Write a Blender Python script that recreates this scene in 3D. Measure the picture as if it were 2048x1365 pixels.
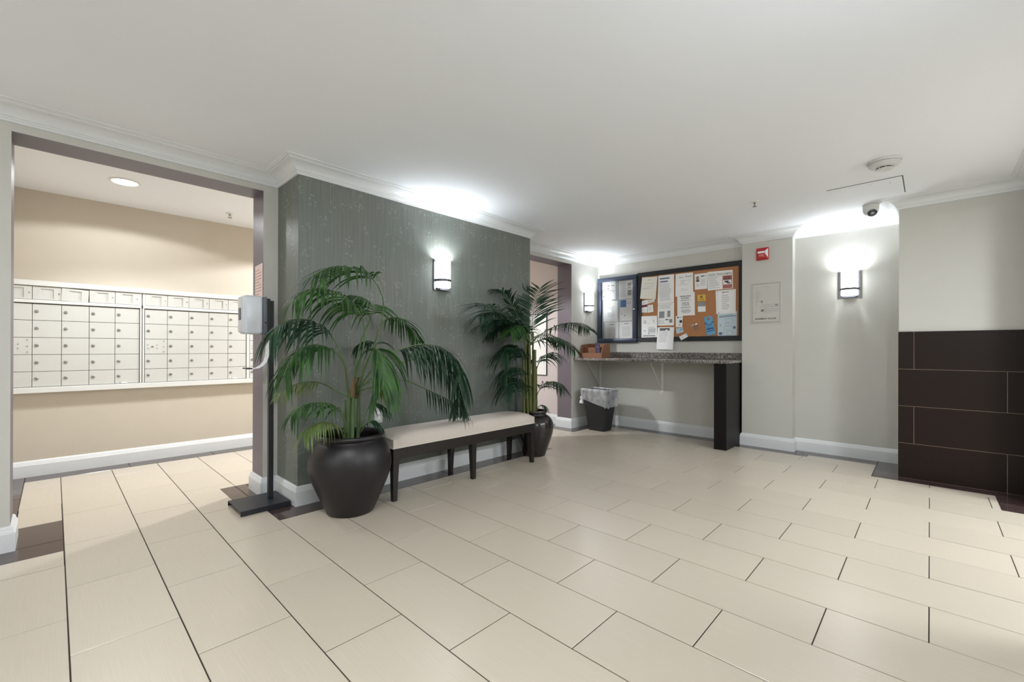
import bpy, bmesh, math, random
from mathutils import Vector, Matrix
random.seed(7)
PI = math.pi
for o in list(bpy.data.objects):
    bpy.data.objects.remove(o)
scene = bpy.context.scene
COL = scene.collection

# ------------------------------------------------------------------ camera
FPX, YAW, PIT, ROL, CY, CAMH = 874.92, 0.7628, 0.0014, 0.0027, 696.463, 1.0663
_r = Vector((math.sin(YAW), -math.cos(YAW), 0))
FW = Vector((math.cos(PIT)*math.cos(YAW), math.cos(PIT)*math.sin(YAW), math.sin(PIT)))
_u = _r.cross(FW)
CR = _r*math.cos(ROL) + _u*math.sin(ROL)
CU = _u*math.cos(ROL) - _r*math.sin(ROL)
CO = Vector((0, 0, CAMH))
cam_d = bpy.data.cameras.new('camera')
cam_d.sensor_fit = 'HORIZONTAL'; cam_d.sensor_width = 36.0
cam_d.lens = 36.0*FPX/2048.0
cam_d.shift_y = (CY-682.5)/2048.0
cam_d.clip_start = 0.02; cam_d.clip_end = 60
cam = bpy.data.objects.new('camera', cam_d); COL.objects.link(cam)
cam.matrix_world = Matrix(((CR.x, CU.x, -FW.x, CO.x), (CR.y, CU.y, -FW.y, CO.y), (CR.z, CU.z, -FW.z, CO.z), (0, 0, 0, 1)))
scene.camera = cam
def onplane(u, v, ax, c):
    """photo pixel -> point on the plane (axis ax = c) of the wall, floor or ceiling it lies on"""
    d = FW + CR*((u-1024)/FPX) - CU*((v-CY)/FPX)
    t = (c-CO[ax])/d[ax]
    return CO + d*t

# ------------------------------------------------------------------ world and exposure
w = bpy.data.worlds.new('world'); scene.world = w; w.use_nodes = True
w.node_tree.nodes['Background'].inputs[0].default_value = (0.05, 0.05, 0.05, 1)
w.node_tree.nodes['Background'].inputs[1].default_value = 0.3
vs = scene.view_settings
vs.view_transform = 'Standard'; vs.look = 'None'; vs.gamma = 1.0; vs.use_curve_mapping = False
vs.exposure = 0.82
SCONCE_W, DOWN_W, FILL_W = 27.0, 5.2, 15.5

# ------------------------------------------------------------------ materials
def s2l(c):
    return tuple(((x/255)/12.92 if x/255 <= .04045 else ((x/255+.055)/1.055)**2.4) for x in c) + (1.0,)
MATS = {}
def mat(name, rgb, rough=.5, metal=0.0, spec=.5, noise=None, bump=None, trans=0.0, coat=0.0, emit=None, alpha=1.0):
    m = bpy.data.materials.new(name); m.use_nodes = True
    nt = m.node_tree; b = nt.nodes['Principled BSDF']
    col = s2l(rgb)
    b.inputs['Base Color'].default_value = col
    b.inputs['Roughness'].default_value = rough
    b.inputs['Metallic'].default_value = metal
    b.inputs['Specular IOR Level'].default_value = spec
    b.inputs['Transmission Weight'].default_value = trans
    b.inputs['Coat Weight'].default_value = coat
    b.inputs['Alpha'].default_value = alpha
    if emit:
        b.inputs['Emission Color'].default_value = s2l(emit[0]); b.inputs['Emission Strength'].default_value = emit[1]
    tc = None
    if noise or bump:
        tc = nt.nodes.new('ShaderNodeTexCoord')
    if noise:                       # (scale xyz, amount, detail)
        sc, amt, det = noise
        mp = nt.nodes.new('ShaderNodeMapping'); mp.inputs['Scale'].default_value = sc
        nz = nt.nodes.new('ShaderNodeTexNoise'); nz.inputs['Scale'].default_value = 1; nz.inputs['Detail'].default_value = det
        mx = nt.nodes.new('ShaderNodeMix'); mx.data_type = 'RGBA'
        mx.inputs[6].default_value = tuple(max(0, c*(1-amt)) for c in col[:3])+(1,)
        mx.inputs[7].default_value = tuple(min(1, c*(1+amt)) for c in col[:3])+(1,)
        nt.links.new(tc.outputs['Object'], mp.inputs[0]); nt.links.new(mp.outputs[0], nz.inputs['Vector'])
        nt.links.new(nz.outputs['Fac'], mx.inputs[0]); nt.links.new(mx.outputs[2], b.inputs['Base Color'])
    if bump:                        # (scale, strength, distance)
        nb = nt.nodes.new('ShaderNodeTexNoise'); nb.inputs['Scale'].default_value = bump[0]; nb.inputs['Detail'].default_value = 3
        bp = nt.nodes.new('ShaderNodeBump'); bp.inputs['Strength'].default_value = bump[1]; bp.inputs['Distance'].default_value = bump[2]
        nt.links.new(tc.outputs['Object'], nb.inputs['Vector']); nt.links.new(nb.outputs['Fac'], bp.inputs['Height'])
        nt.links.new(bp.outputs[0], b.inputs['Normal'])
    MATS[name] = m
    return m
mat('wall_grey', (202, 200, 193), .75, noise=((9, 9, 9), .025, 4), bump=(260, .12, .002))
mat('wall_beige', (200, 190, 175), .75, noise=((8, 8, 8), .02, 3), bump=(260, .1, .002))
mat('wall_mauve', (208, 197, 197), .75, bump=(260, .1, .002))
mat('jamb_purple', (108, 99, 108), .42, noise=((30, 30, 30), .04, 3), bump=(240, .1, .002))
mat('trim_white', (224, 226, 227), .38)
mat('ceiling_white', (240, 242, 246), .8, bump=(340, .06, .001))
mat('grout_dark', (46, 36, 29), .9)
mat('grout_wall', (138, 120, 104), .9)
mat('tile_dark', (66, 51, 50), .16, coat=.2, noise=((60, 60, 60), .10, 4))
mat('tile_brown', (31, 19, 14), .45, spec=.2, noise=((70, 70, 70), .16, 4))
mat('wood_dark', (24, 17, 15), .35, noise=((3, 60, 60), .25, 3))
mat('panel_black', (16, 12, 11), .45, spec=.25, noise=((40, 40, 40), .12, 3))
mat('fabric_cream', (203, 192, 182), .85, noise=((5, 7, 5), .05, 3), bump=(900, .25, .001))
mat('welt_cream', (214, 205, 196), .8)
mat('pot_glaze', (27, 23, 26), .42, noise=((14, 14, 14), .18, 4), bump=(40, .12, .003))
mat('pot_brown', (35, 28, 27), .22, coat=.25, noise=((14, 14, 14), .15, 4))
mat('soil', (38, 30, 24), .95, bump=(60, .8, .02))
mat('pebble', (150, 140, 122), .7)
mat('metal_black', (31, 34, 41), .45, bump=(700, .15, .0006))
mat('plastic_white', (214, 217, 224), .3)
mat('plastic_grey', (92, 98, 106), .4)
mat('plastic_black', (22, 22, 25), .45)
mat('rubber_black', (25, 25, 29), .5, bump=(500, .2, .0008))
mat('steel_mail', (203, 202, 197), .4, metal=.0, noise=((3, 3, 3), .02, 2))
mat('steel_mail_frame', (222, 222, 219), .38)
mat('gap_dark', (70, 70, 69), .8)
mat('lock_steel', (150, 148, 144), .32, metal=.8)
mat('chrome', (170, 168, 164), .25, metal=.9)
mat('bronze', (98, 97, 101), .38, metal=.75)
mat('board_blue', (58, 65, 82), .35, metal=.2, noise=((2, 2, 2), .12, 2))
mat('board_dark', (27, 27, 32), .5, noise=((30, 30, 30), .12, 3))
mat('board_back', (178, 182, 188), .8)
mat('cork', (178, 124, 84), .9, noise=((160, 160, 160), .22, 5))
mat('paper', (242, 241, 240), .8)
mat('paper_warm', (228, 222, 210), .8)
mat('paper_blue', (196, 212, 220), .8)
mat('paper_pink', (236, 214, 206), .8)
mat('ink_black', (48, 48, 54), .8)
mat('ink_grey', (150, 150, 152), .8)
mat('ink_light', (196, 196, 200), .8)
mat('ink_blue', (86, 134, 190), .8)
mat('ink_navy', (106, 112, 142), .8)
mat('ink_maroon', (120, 50, 76), .8)
mat('ink_red', (176, 108, 104), .8)
mat('ink_pink', (202, 160, 156), .8)
mat('ink_yellow', (222, 186, 84), .7)
mat('ink_brown', (72, 44, 38), .8)
mat('skin_tone', (210, 168, 146), .8)
mat('tag_blue', (104, 166, 206), .6)
mat('tag_dark', (52, 84, 122), .6)
mat('foil', (196, 192, 186), .3, metal=.6, noise=((70, 70, 70), .3, 3))
mat('alarm_red', (190, 34, 40), .3)
mat('alarm_lens', (222, 224, 228), .12)
mat('sign_plate', (200, 198, 190), .4)
mat('bracket_white', (232, 230, 224), .4)
mat('wood_holder', (140, 94, 68), .45, noise=((4, 60, 60), .12, 4))
mat('leaflet_purple', (40, 30, 50), .7)
mat('leaflet_print', (110, 94, 136), .8)
mat('outlet_grey', (196, 196, 192), .4)
mat('lamp_trim', (235, 235, 232), .4)
mat('lens_lit', (255, 250, 240), .5, emit=((255, 250, 242), 14.0))
mat('fill_dome', (250, 248, 240), .5, emit=((255, 249, 240), 6.0))  # glowing diffuser of the added ceiling fill lamps
mat('detector_white', (206, 206, 203), .45)
mat('dome_glass', (62, 64, 72), .08, coat=.5)
mat('cane', (94, 98, 48), .5, noise=((30, 30, 5), .28, 3))
mat('stem_green', (84, 108, 64), .5, noise=((20, 20, 6), .2, 3))
mat('stem_brown', (112, 92, 60), .7, noise=((30, 30, 10), .25, 3))

def nodes(m):
    return m.node_tree.nodes, m.node_tree.links
def leafmat(name, a, bcol, gloss):
    m = mat(name, a, gloss)
    n, l = nodes(m); b = n['Principled BSDF']
    tc = n.new('ShaderNodeTexCoord'); nz = n.new('ShaderNodeTexNoise'); nz.inputs['Scale'].default_value = 9; nz.inputs['Detail'].default_value = 2
    mx = n.new('ShaderNodeMix'); mx.data_type = 'RGBA'; mx.inputs[6].default_value = s2l(a); mx.inputs[7].default_value = s2l(bcol)
    rp = n.new('ShaderNodeMapRange'); rp.inputs[1].default_value = .35; rp.inputs[2].default_value = .65
    l.new(tc.outputs['Object'], nz.inputs['Vector']); l.new(nz.outputs['Fac'], rp.inputs[0]); l.new(rp.outputs[0], mx.inputs[0])
    l.new(mx.outputs[2], b.inputs['Base Color'])
    tr = n.new('ShaderNodeBsdfTranslucent'); l.new(mx.outputs[2], tr.inputs[0])
    ms = n.new('ShaderNodeMixShader'); ms.inputs[0].default_value = .28
    out = n['Material Output']
    l.new(b.outputs[0], ms.inputs[1]); l.new(tr.outputs[0], ms.inputs[2]); l.new(ms.outputs[0], out.inputs[0])
leafmat('leaf_green', (36, 70, 32), (64, 106, 46), .5)
leafmat('leaf_deep', (25, 52, 36), (42, 80, 54), .5)
leafmat('leaf_olive', (92, 116, 56), (124, 140, 78), .45)

# cream floor tile: fine streaks along the tile's long side, tone varies from tile to tile
m = mat('tile_cream', (206, 196, 181), .3, coat=.15)
n, l = nodes(m); b = n['Principled BSDF']; b.inputs['Coat Roughness'].default_value = .2
tc = n.new('ShaderNodeTexCoord'); mp = n.new('ShaderNodeMapping'); mp.inputs['Scale'].default_value = (320, 5, 1)
oi = n.new('ShaderNodeObjectInfo')
ad = n.new('ShaderNodeVectorMath'); ad.operation = 'ADD'
nz = n.new('ShaderNodeTexNoise'); nz.inputs['Scale'].default_value = 1; nz.inputs['Detail'].default_value = 3
cr = n.new('ShaderNodeMix'); cr.data_type = 'RGBA'; cr.inputs[6].default_value = s2l((186, 174, 157)); cr.inputs[7].default_value = s2l((201, 190, 174))
hv = n.new('ShaderNodeHueSaturation')
mr = n.new('ShaderNodeMapRange'); mr.inputs[3].default_value = .965; mr.inputs[4].default_value = 1.03
l.new(tc.outputs['Object'], mp.inputs[0]); l.new(mp.outputs[0], ad.inputs[0]); l.new(oi.outputs['Location'], ad.inputs[1]); l.new(ad.outputs[0], nz.inputs['Vector'])
l.new(nz.outputs['Fac'], cr.inputs[0]); l.new(cr.outputs[2], hv.inputs['Color']); l.new(oi.outputs['Random'], mr.inputs[0]); l.new(mr.outputs[0], hv.inputs['Value'])
l.new(hv.outputs[0], b.inputs['Base Color'])

# green wallpaper: vertical thread lines, soft tone patches, pale printed blossoms
m = mat('wallpaper_green', (104, 110, 103), .5)
n, l = nodes(m); b = n['Principled BSDF']
tc = n.new('ShaderNodeTexCoord')
mp = n.new('ShaderNodeMapping'); mp.inputs['Scale'].default_value = (190, 190, 3)
st = n.new('ShaderNodeTexNoise'); st.inputs['Scale'].default_value = 1; st.inputs['Detail'].default_value = 4
l.new(tc.outputs['Object'], mp.inputs[0]); l.new(mp.outputs[0], st.inputs['Vector'])
c1 = n.new('ShaderNodeMix'); c1.data_type = 'RGBA'; c1.inputs[6].default_value = s2l((92, 95, 91)); c1.inputs[7].default_value = s2l((137, 140, 135))
l.new(st.outputs['Fac'], c1.inputs[0])
pt = n.new('ShaderNodeTexNoise'); pt.inputs['Scale'].default_value = 2.6; pt.inputs['Detail'].default_value = 1
l.new(tc.outputs['Object'], pt.inputs['Vector'])
c2 = n.new('ShaderNodeMix'); c2.data_type = 'RGBA'; c2.blend_type = 'MULTIPLY'; c2.inputs[0].default_value = 1
tn = n.new('ShaderNodeMix'); tn.data_type = 'RGBA'; tn.inputs[6].default_value = (.90, 1.0, .99, 1); tn.inputs[7].default_value = (1.0, .97, .93, 1)
l.new(pt.outputs['Fac'], tn.inputs[0]); l.new(c1.outputs[2], c2.inputs[6]); l.new(tn.outputs[2], c2.inputs[7])
# blossoms: clusters (coarse cells) of small petals (fine cells)
warp = n.new('ShaderNodeTexNoise'); warp.inputs['Scale'].default_value = 14
l.new(tc.outputs['Object'], warp.inputs['Vector'])
wsc = n.new('ShaderNodeVectorMath'); wsc.operation = 'SCALE'; wsc.inputs['Scale'].default_value = .03
wad = n.new('ShaderNodeVectorMath'); wad.operation = 'ADD'
l.new(warp.outputs['Color'], wsc.inputs[0]); l.new(tc.outputs['Object'], wad.inputs[0]); l.new(wsc.outputs[0], wad.inputs[1])
v1 = n.new('ShaderNodeTexVoronoi'); v1.inputs['Scale'].default_value = 9; l.new(wad.outputs[0], v1.inputs['Vector'])
v2 = n.new('ShaderNodeTexVoronoi'); v2.inputs['Scale'].default_value = 40; l.new(wad.outputs[0], v2.inputs['Vector'])
a1 = n.new('ShaderNodeMapRange'); a1.inputs[1].default_value = .36; a1.inputs[2].default_value = .46; a1.inputs[3].default_value = 1; a1.inputs[4].default_value = 0
a2 = n.new('ShaderNodeMapRange'); a2.inputs[1].default_value = .26; a2.inputs[2].default_value = .40; a2.inputs[3].default_value = 1; a2.inputs[4].default_value = 0
l.new(v1.outputs['Distance'], a1.inputs[0]); l.new(v2.outputs['Distance'], a2.inputs[0])
mu = n.new('ShaderNodeMath'); mu.operation = 'MULTIPLY'; l.new(a1.outputs[0], mu.inputs[0]); l.new(a2.outputs[0], mu.inputs[1])
mu2 = n.new('ShaderNodeMath'); mu2.operation = 'MULTIPLY'; mu2.inputs[1].default_value = .34; l.new(mu.outputs[0], mu2.inputs[0])
c3 = n.new('ShaderNodeMix'); c3.data_type = 'RGBA'; c3.inputs[7].default_value = s2l((158, 164, 154))
l.new(mu2.outputs[0], c3.inputs[0]); l.new(c2.outputs[2], c3.inputs[6]); l.new(c3.outputs[2], b.inputs['Base Color'])
rr = n.new('ShaderNodeMapRange'); rr.inputs[3].default_value = .52; rr.inputs[4].default_value = .4
l.new(mu.outputs[0], rr.inputs[0]); l.new(rr.outputs[0], b.inputs['Roughness'])

# speckled granite
m = mat('granite', (128, 122, 116), .2)
n, l = nodes(m); b = n['Principled BSDF']
tc = n.new('ShaderNodeTexCoord'); vv = n.new('ShaderNodeTexVoronoi'); vv.inputs['Scale'].default_value = 150
l.new(tc.outputs['Object'], vv.inputs['Vector'])
rmp = n.new('ShaderNodeValToRGB'); e = rmp.color_ramp.elements
e[0].position = 0; e[0].color = s2l((66, 64, 66)); e[1].position = .3; e[1].color = s2l((118, 112, 108))
for p_, c_ in ((.55, (150, 142, 134)), (.78, (92, 88, 88)), (.9, (196, 190, 180))):
    q = rmp.color_ramp.elements.new(p_); q.color = s2l(c_)
rmp.color_ramp.interpolation = 'CONSTANT'
sp = n.new('ShaderNodeSeparateColor'); l.new(vv.outputs['Color'], sp.inputs[0]); l.new(sp.outputs[0], rmp.inputs[0]); l.new(rmp.outputs[0], b.inputs['Base Color'])

# sconce glass: white opal glass with a lamp inside
def opal(name, e):
  m = bpy.data.materials.new(name); m.use_nodes = True; MATS[name] = m
  n, l = nodes(m); b = n['Principled BSDF']; b.inputs['Base Color'].default_value = (.9, .88, .84, 1); b.inputs['Roughness'].default_value = .25
  b.inputs['Emission Color'].default_value = (.89, .955, 1.0, 1); b.inputs['Emission Strength'].default_value = e
  tr = n.new('ShaderNodeBsdfTranslucent'); tr.inputs[0].default_value = (.95, .93, .89, 1)
  ms = n.new('ShaderNodeMixShader'); ms.inputs[0].default_value = .0
  l.new(b.outputs[0], ms.inputs[1]); l.new(tr.outputs[0], ms.inputs[2]); l.new(ms.outputs[0], n['Material Output'].inputs[0])
opal('opal_glass', 8); opal('opal_glass_fill', 75)  # second glass glows far stronger, for the added unseen sconces
# thin translucent bin liner film
m = bpy.data.materials.new('liner_film'); m.use_nodes = True; MATS['liner_film'] = m
n, l = nodes(m); b = n['Principled BSDF']; b.inputs['Base Color'].default_value = (.82, .83, .86, 1); b.inputs['Roughness'].default_value = .3
tp = n.new('ShaderNodeBsdfTransparent'); ms = n.new('ShaderNodeMixShader')
tc = n.new('ShaderNodeTexCoord'); nz = n.new('ShaderNodeTexNoise'); nz.inputs['Scale'].default_value = 11; nz.inputs['Detail'].default_value = 3
mr = n.new('ShaderNodeMapRange'); mr.inputs[1].default_value = .35; mr.inputs[2].default_value = .68; mr.inputs[3].default_value = .26; mr.inputs[4].default_value = .5
mp = n.new('ShaderNodeMapping'); mp.inputs['Scale'].default_value = (1.2, 1.2, .8)
l.new(tc.outputs['Object'], mp.inputs[0]); l.new(mp.outputs[0], nz.inputs['Vector']); l.new(nz.outputs['Fac'], mr.inputs[0]); l.new(mr.outputs[0], ms.inputs[0])
l.new(tp.outputs[0], ms.inputs[1]); l.new(b.outputs[0], ms.inputs[2]); l.new(ms.outputs[0], n['Material Output'].inputs[0])
# window pane of the notice cabinet
m = bpy.data.materials.new('pane_glass'); m.use_nodes = True; MATS['pane_glass'] = m
n, l = nodes(m)
gl = n.new('ShaderNodeBsdfGlossy'); gl.inputs['Roughness'].default_value = .06; tp = n.new('ShaderNodeBsdfTransparent')
fr = n.new('ShaderNodeFresnel'); fr.inputs[0].default_value = 1.3
ms = n.new('ShaderNodeMixShader'); l.new(fr.outputs[0], ms.inputs[0]); l.new(tp.outputs[0], ms.inputs[1]); l.new(gl.outputs[0], ms.inputs[2]); l.new(ms.outputs[0], n['Material Output'].inputs[0])

# ------------------------------------------------------------------ mesh helpers (all coordinates are world metres)
class MB:
    def __init__(s): s.v = []; s.f = []; s.mi = []; s.mats = []
    def mid(s, m):
        if m not in s.mats: s.mats.append(m)
        return s.mats.index(m)
    def add(s, vs, fs, m=None):
        k = len(s.v); s.v += [tuple(p) for p in vs]
        i = s.mid(m) if m else 0
        for f in fs: s.f.append(tuple(k+j for j in f)); s.mi.append(i)
        return s
    def quad(s, a, b_, c, d, m=None): return s.add((a, b_, c, d), ((0, 1, 2, 3),), m)
    def box(s, x0, x1, y0, y1, z0, z1, m=None):
        return s.add([(x, y, z) for x in (x0, x1) for y in (y0, y1) for z in (z0, z1)],
                     ((0, 1, 3, 2), (4, 6, 7, 5), (0, 4, 5, 1), (2, 3, 7, 6), (0, 2, 6, 4), (1, 5, 7, 3)), m)
    def rbox(s, x0, x1, y0, y1, z0, z1, r, seg=2, m=None, M=None):
        bm = bmesh.new(); bmesh.ops.create_cube(bm, size=1)
        for v in bm.verts:
            v.co = Vector(((x0+x1)/2+v.co.x*(x1-x0), (y0+y1)/2+v.co.y*(y1-y0), (z0+z1)/2+v.co.z*(z1-z0)))
        bmesh.ops.bevel(bm, geom=bm.edges[:], offset=r, segments=seg, profile=.5, affect='EDGES')
        return s.bm(bm, m, M)
    def bm(s, bm, m=None, M=None):
        bm.verts.index_update()
        s.add([(M @ v.co if M else v.co) for v in bm.verts], [[v.index for v in f.verts] for f in bm.faces], m); bm.free(); return s
    def lathe(s, prof, c, n=40, m=None, M=None, cap=True):
        vs, fs = [], []
        for r, z in prof:
            for i in range(n):
                a = 2*PI*i/n; p = Vector((r*math.cos(a), r*math.sin(a), z))
                if M: p = M @ p
                vs.append(p+Vector(c))
        for j in range(len(prof)-1):
            for i in range(n):
                i2 = (i+1) % n; fs.append((j*n+i, j*n+i2, (j+1)*n+i2, (j+1)*n+i))
        if cap:
            fs.append(tuple(reversed(range(n)))); k = (len(prof)-1)*n; fs.append(tuple(k+i for i in range(n)))
        return s.add(vs, fs, m)
    def tube(s, pts, r, n=8, m=None, cap=True):
        pts = [Vector(p) for p in pts]; vs, fs = [], []
        rr = r if isinstance(r, (list, tuple)) else [r]*len(pts)
        up = None
        for i, p in enumerate(pts):
            t = (pts[min(i+1, len(pts)-1)]-pts[max(i-1, 0)]).normalized()
            if up is None:
                up = Vector((0, 0, 1)) if abs(t.z) < .9 else Vector((1, 0, 0))
            a = (up - t*up.dot(t)).normalized(); b_ = t.cross(a); up = a
            for k in range(n):
                an = 2*PI*k/n; vs.append(p+a*(rr[i]*math.cos(an))+b_*(rr[i]*math.sin(an)))
        for i in range(len(pts)-1):
            for k in range(n):
                k2 = (k+1) % n; fs.append((i*n+k, i*n+k2, (i+1)*n+k2, (i+1)*n+k))
        if cap:
            fs.append(tuple(reversed(range(n)))); q = (len(pts)-1)*n; fs.append(tuple(q+i for i in range(n)))
        return s.add(vs, fs, m)
    def prism(s, poly, d, m=None):
        """poly: list of 3-D points (planar), extruded by vector d"""
        n_ = len(poly); P = [Vector(p) for p in poly]; d = Vector(d)
        return s.add(P+[p+d for p in P], [tuple(range(n_))[::-1], tuple(range(n_, 2*n_))]+[(i, (i+1) % n_, n_+(i+1) % n_, n_+i) for i in range(n_)], m)
    def sweep(s, path, prof, closed=False, m=None):
        """prof: (offset to the right of travel, z); mitred along a horizontal polyline"""
        P = [Vector(p) for p in path]; N = len(P); vs, fs = [], []; k = len(prof)
        for i in range(N):
            def dirn(a, b_): return (P[b_ % N]-P[a % N]).normalized()
            if closed: d0, d1 = dirn(i-1, i), dirn(i, i+1)
            else:
                d0 = dirn(i-1, i) if i > 0 else dirn(0, 1); d1 = dirn(i, i+1) if i < N-1 else dirn(N-2, N-1)
            r0, r1 = Vector((d0.y, -d0.x)), Vector((d1.y, -d1.x))
            mt = (r0+r1); mt = mt/max(.2, mt.dot(r0))
            for o_, z in prof: vs.append((P[i].x+mt.x*o_, P[i].y+mt.y*o_, z))
        for i in range(N if closed else N-1):
            j = (i+1) % N
            for q in range(k-1): fs.append((i*k+q, j*k+q, j*k+q+1, i*k+q+1))
        if not closed:
            fs.append(tuple(range(k))); fs.append(tuple((N-1)*k+q for q in range(k))[::-1])
        return s.add(vs, fs, m)

def mesh_of(name, mb, mats=None, origin=(0, 0, 0), smooth=None, fixn=True):
    me = bpy.data.meshes.new(name)
    o_ = Vector(origin)
    me.from_pydata([tuple(Vector(v)-o_) for v in mb.v], [], mb.f)
    ms_ = mb.mats if mb.mats else ([mats] if isinstance(mats, str) else list(mats))
    for q in ms_: me.materials.append(MATS[q])
    if mb.mats:
        for p, i in zip(me.polygons, mb.mi): p.material_index = i
    if fixn:
        bm = bmesh.new(); bm.from_mesh(me); bmesh.ops.recalc_face_normals(bm, faces=bm.faces); bm.to_mesh(me); bm.free()
    if smooth is not None:
        me.shade_smooth(); me.set_sharp_from_angle(angle=math.radians(smooth))
    me.update()
    return me
ORG = {}
def part(name, mb, m, parent=None, smooth=None, origin=None, fixn=True):
    xs = [v[0] for v in mb.v]; ys = [v[1] for v in mb.v]; zs = [v[2] for v in mb.v]
    if origin is None: origin = ((min(xs)+max(xs))/2, (min(ys)+max(ys))/2, min(zs))
    o = bpy.data.objects.new(name, mesh_of(name, mb, m, origin, smooth, fixn)); COL.objects.link(o)
    place(o, origin, parent); return o
def place(o, origin, parent):
    ORG[o.name] = Vector(origin)
    if parent: o.parent = parent; o.location = Vector(origin)-ORG[parent.name]
    else: o.location = origin
def thing(name, label, cat, loc, group=None):
    o = bpy.data.objects.new(name, None); COL.objects.link(o); o.empty_display_size = .05
    place(o, loc, None); return tag(o, label, cat, group)
def tag(o, label, cat, group=None):
    o['label'] = label; o['category'] = cat
    if group: o['group'] = group
    return o
def struct(o, label=None):
    o['kind'] = 'structure'
    if label: o['label'] = label
    return o

# ------------------------------------------------------------------ room dimensions (metres)
ZC, ZC2, ZH = 2.33, 2.37, 2.20                 # ceiling, corridor ceiling, head of the openings
YG, YM, YI, YB = 3.091, 3.478, 3.71, 5.36      # wallpaper face, entry wall face, its corridor side, corridor back wall
XF, XC, XB = 5.45, 5.33, 4.905                 # notice wall, column face, tiled block face
YR, YRI = -.54, -.78
XL = -2.6
OX0, OX1 = -.158, 1.04                         # mail opening
QX0, QX1 = 3.63, 4.79                          # corridor opening
GX0, GX1 = 1.138, 3.508                        # wallpapered projection
EX0, EX1 = 2.6, 4.53                           # side opening by the tiled block
CLX, PKX = -.33, 4.925                         # corridor end walls
BY = .19                                       # edge of the tiled block

def wall(name, x0, x1, y0, y1, z0, z1, base='wall_grey', **faces):
    mb = MB(); V = [(x, y, z) for x in (x0, x1) for y in (y0, y1) for z in (z0, z1)]
    F = {'xm': (0, 1, 3, 2), 'xp': (4, 6, 7, 5), 'ym': (0, 4, 5, 1), 'yp': (2, 3, 7, 6), 'zm': (0, 2, 6, 4), 'zp': (1, 5, 7, 3)}
    for k, f in F.items(): mb.add([V[i] for i in f], ((0, 1, 2, 3),), faces.get(k, base))
    bm = MB(); bm.v = V; bm.mats = mb.mats; bm.mi = mb.mi; bm.f = list(F.values())
    return struct(part(name, bm, base))
wall('wall_left', XL-.2, OX0, YM, YI, 0, ZC2+.06, xp='jamb_purple', yp='wall_beige')
wall('wall_left_header', OX0, OX1, YM, YI, ZH, ZC2+.06, zm='jamb_purple', yp='wall_beige')
wall('wall_middle', OX1, QX0, YM, YI, 0, ZC2+.06, xm='jamb_purple', xp='jamb_purple', yp='wall_beige')
wall('wall_middle_header', QX0, QX1, YM, YI, ZH, ZC2+.06, zm='jamb_purple', yp='wall_beige')
wall('wall_side', QX1, XF+.2, YM, YI, 0, ZC2+.06, xm='jamb_purple', yp='wall_beige')
wall('wall_wallpapered', GX0, GX1, YG, YM, 0, ZC+.04, base='wallpaper_green')
wall('wall_far', XF, XF+.2, YR-.3, YM, 0, ZC+.08)
wall('wall_column', XC, XF, 1.04, 1.526, 0, ZC+.04)
wall('wall_block', XB, XF, YRI, BY, 0, ZC+.04)
wall('wall_right', EX1, XB, YRI, YR, 0, ZC+.08, xm='jamb_purple')
wall('wall_right_header', EX0, EX1, YRI, YR, ZH, ZC+.08, zm='jamb_purple')
wall('wall_right_rear', XL-.2, EX0, YRI, YR, 0, ZC+.08, xp='jamb_purple')
wall('wall_rear', XL-.2, XL, YR, YM, 0, ZC+.08)
wall('wall_corridor_back', CLX-.2, PKX+.2, YB, YB+.2, 0, ZC2+.06, base='wall_beige')
wall('wall_corridor_left', CLX-.2, CLX, YI, YB, 0, ZC2+.06, base='wall_beige')
wall('wall_corridor_right', PKX, PKX+.2, YI, YB, 0, ZC2+.06, base='wall_mauve')
wall('wall_vestibule_back', EX0-.4, XB+.2, -2.8, -2.6, 0, ZC+.08)
wall('wall_vestibule_left', EX0-.4, EX0-.2, -2.6, YRI, 0, ZC+.08)
wall('wall_vestibule_right', XB, XB+.2, -2.6, YRI, 0, ZC+.08)
struct(part('ceiling', MB().box(XL-.1, XF+.1, -2.7, YM+.06, ZC, ZC+.12), 'ceiling_white'))
struct(part('ceiling_corridor', MB().box(CLX-.1, PKX+.1, YI-.06, YB+.1, ZC2, ZC2+.1), 'ceiling_white'))

# crown moulding: one mitred run round the room
CRP = [(0, 2.243), (.011, 2.243), (.012, 2.254), (.017, 2.258), (.018, 2.264), (.024, 2.267), (.027, 2.275), (.037, 2.289), (.053, 2.301),
       (.072, 2.309), (.09, 2.313), (.092, 2.318), (.101, 2.319), (.108, 2.324), (.116, 2.326), (.118, 2.331), (0, 2.331)]
loop = [(XL, YR), (XL, YM), (GX0, YM), (GX0, YG), (GX1, YG), (GX1, YM), (XF, YM), (XF, 1.526), (XC, 1.526), (XC, 1.04), (XF, 1.04), (XF, BY), (XB, BY), (XB, YR)]
struct(part('trim_1', MB().sweep(loop, CRP, closed=True), 'trim_white', smooth=28, origin=(0, 0, 2.243)), 'white crown moulding round the ceiling')
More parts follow.
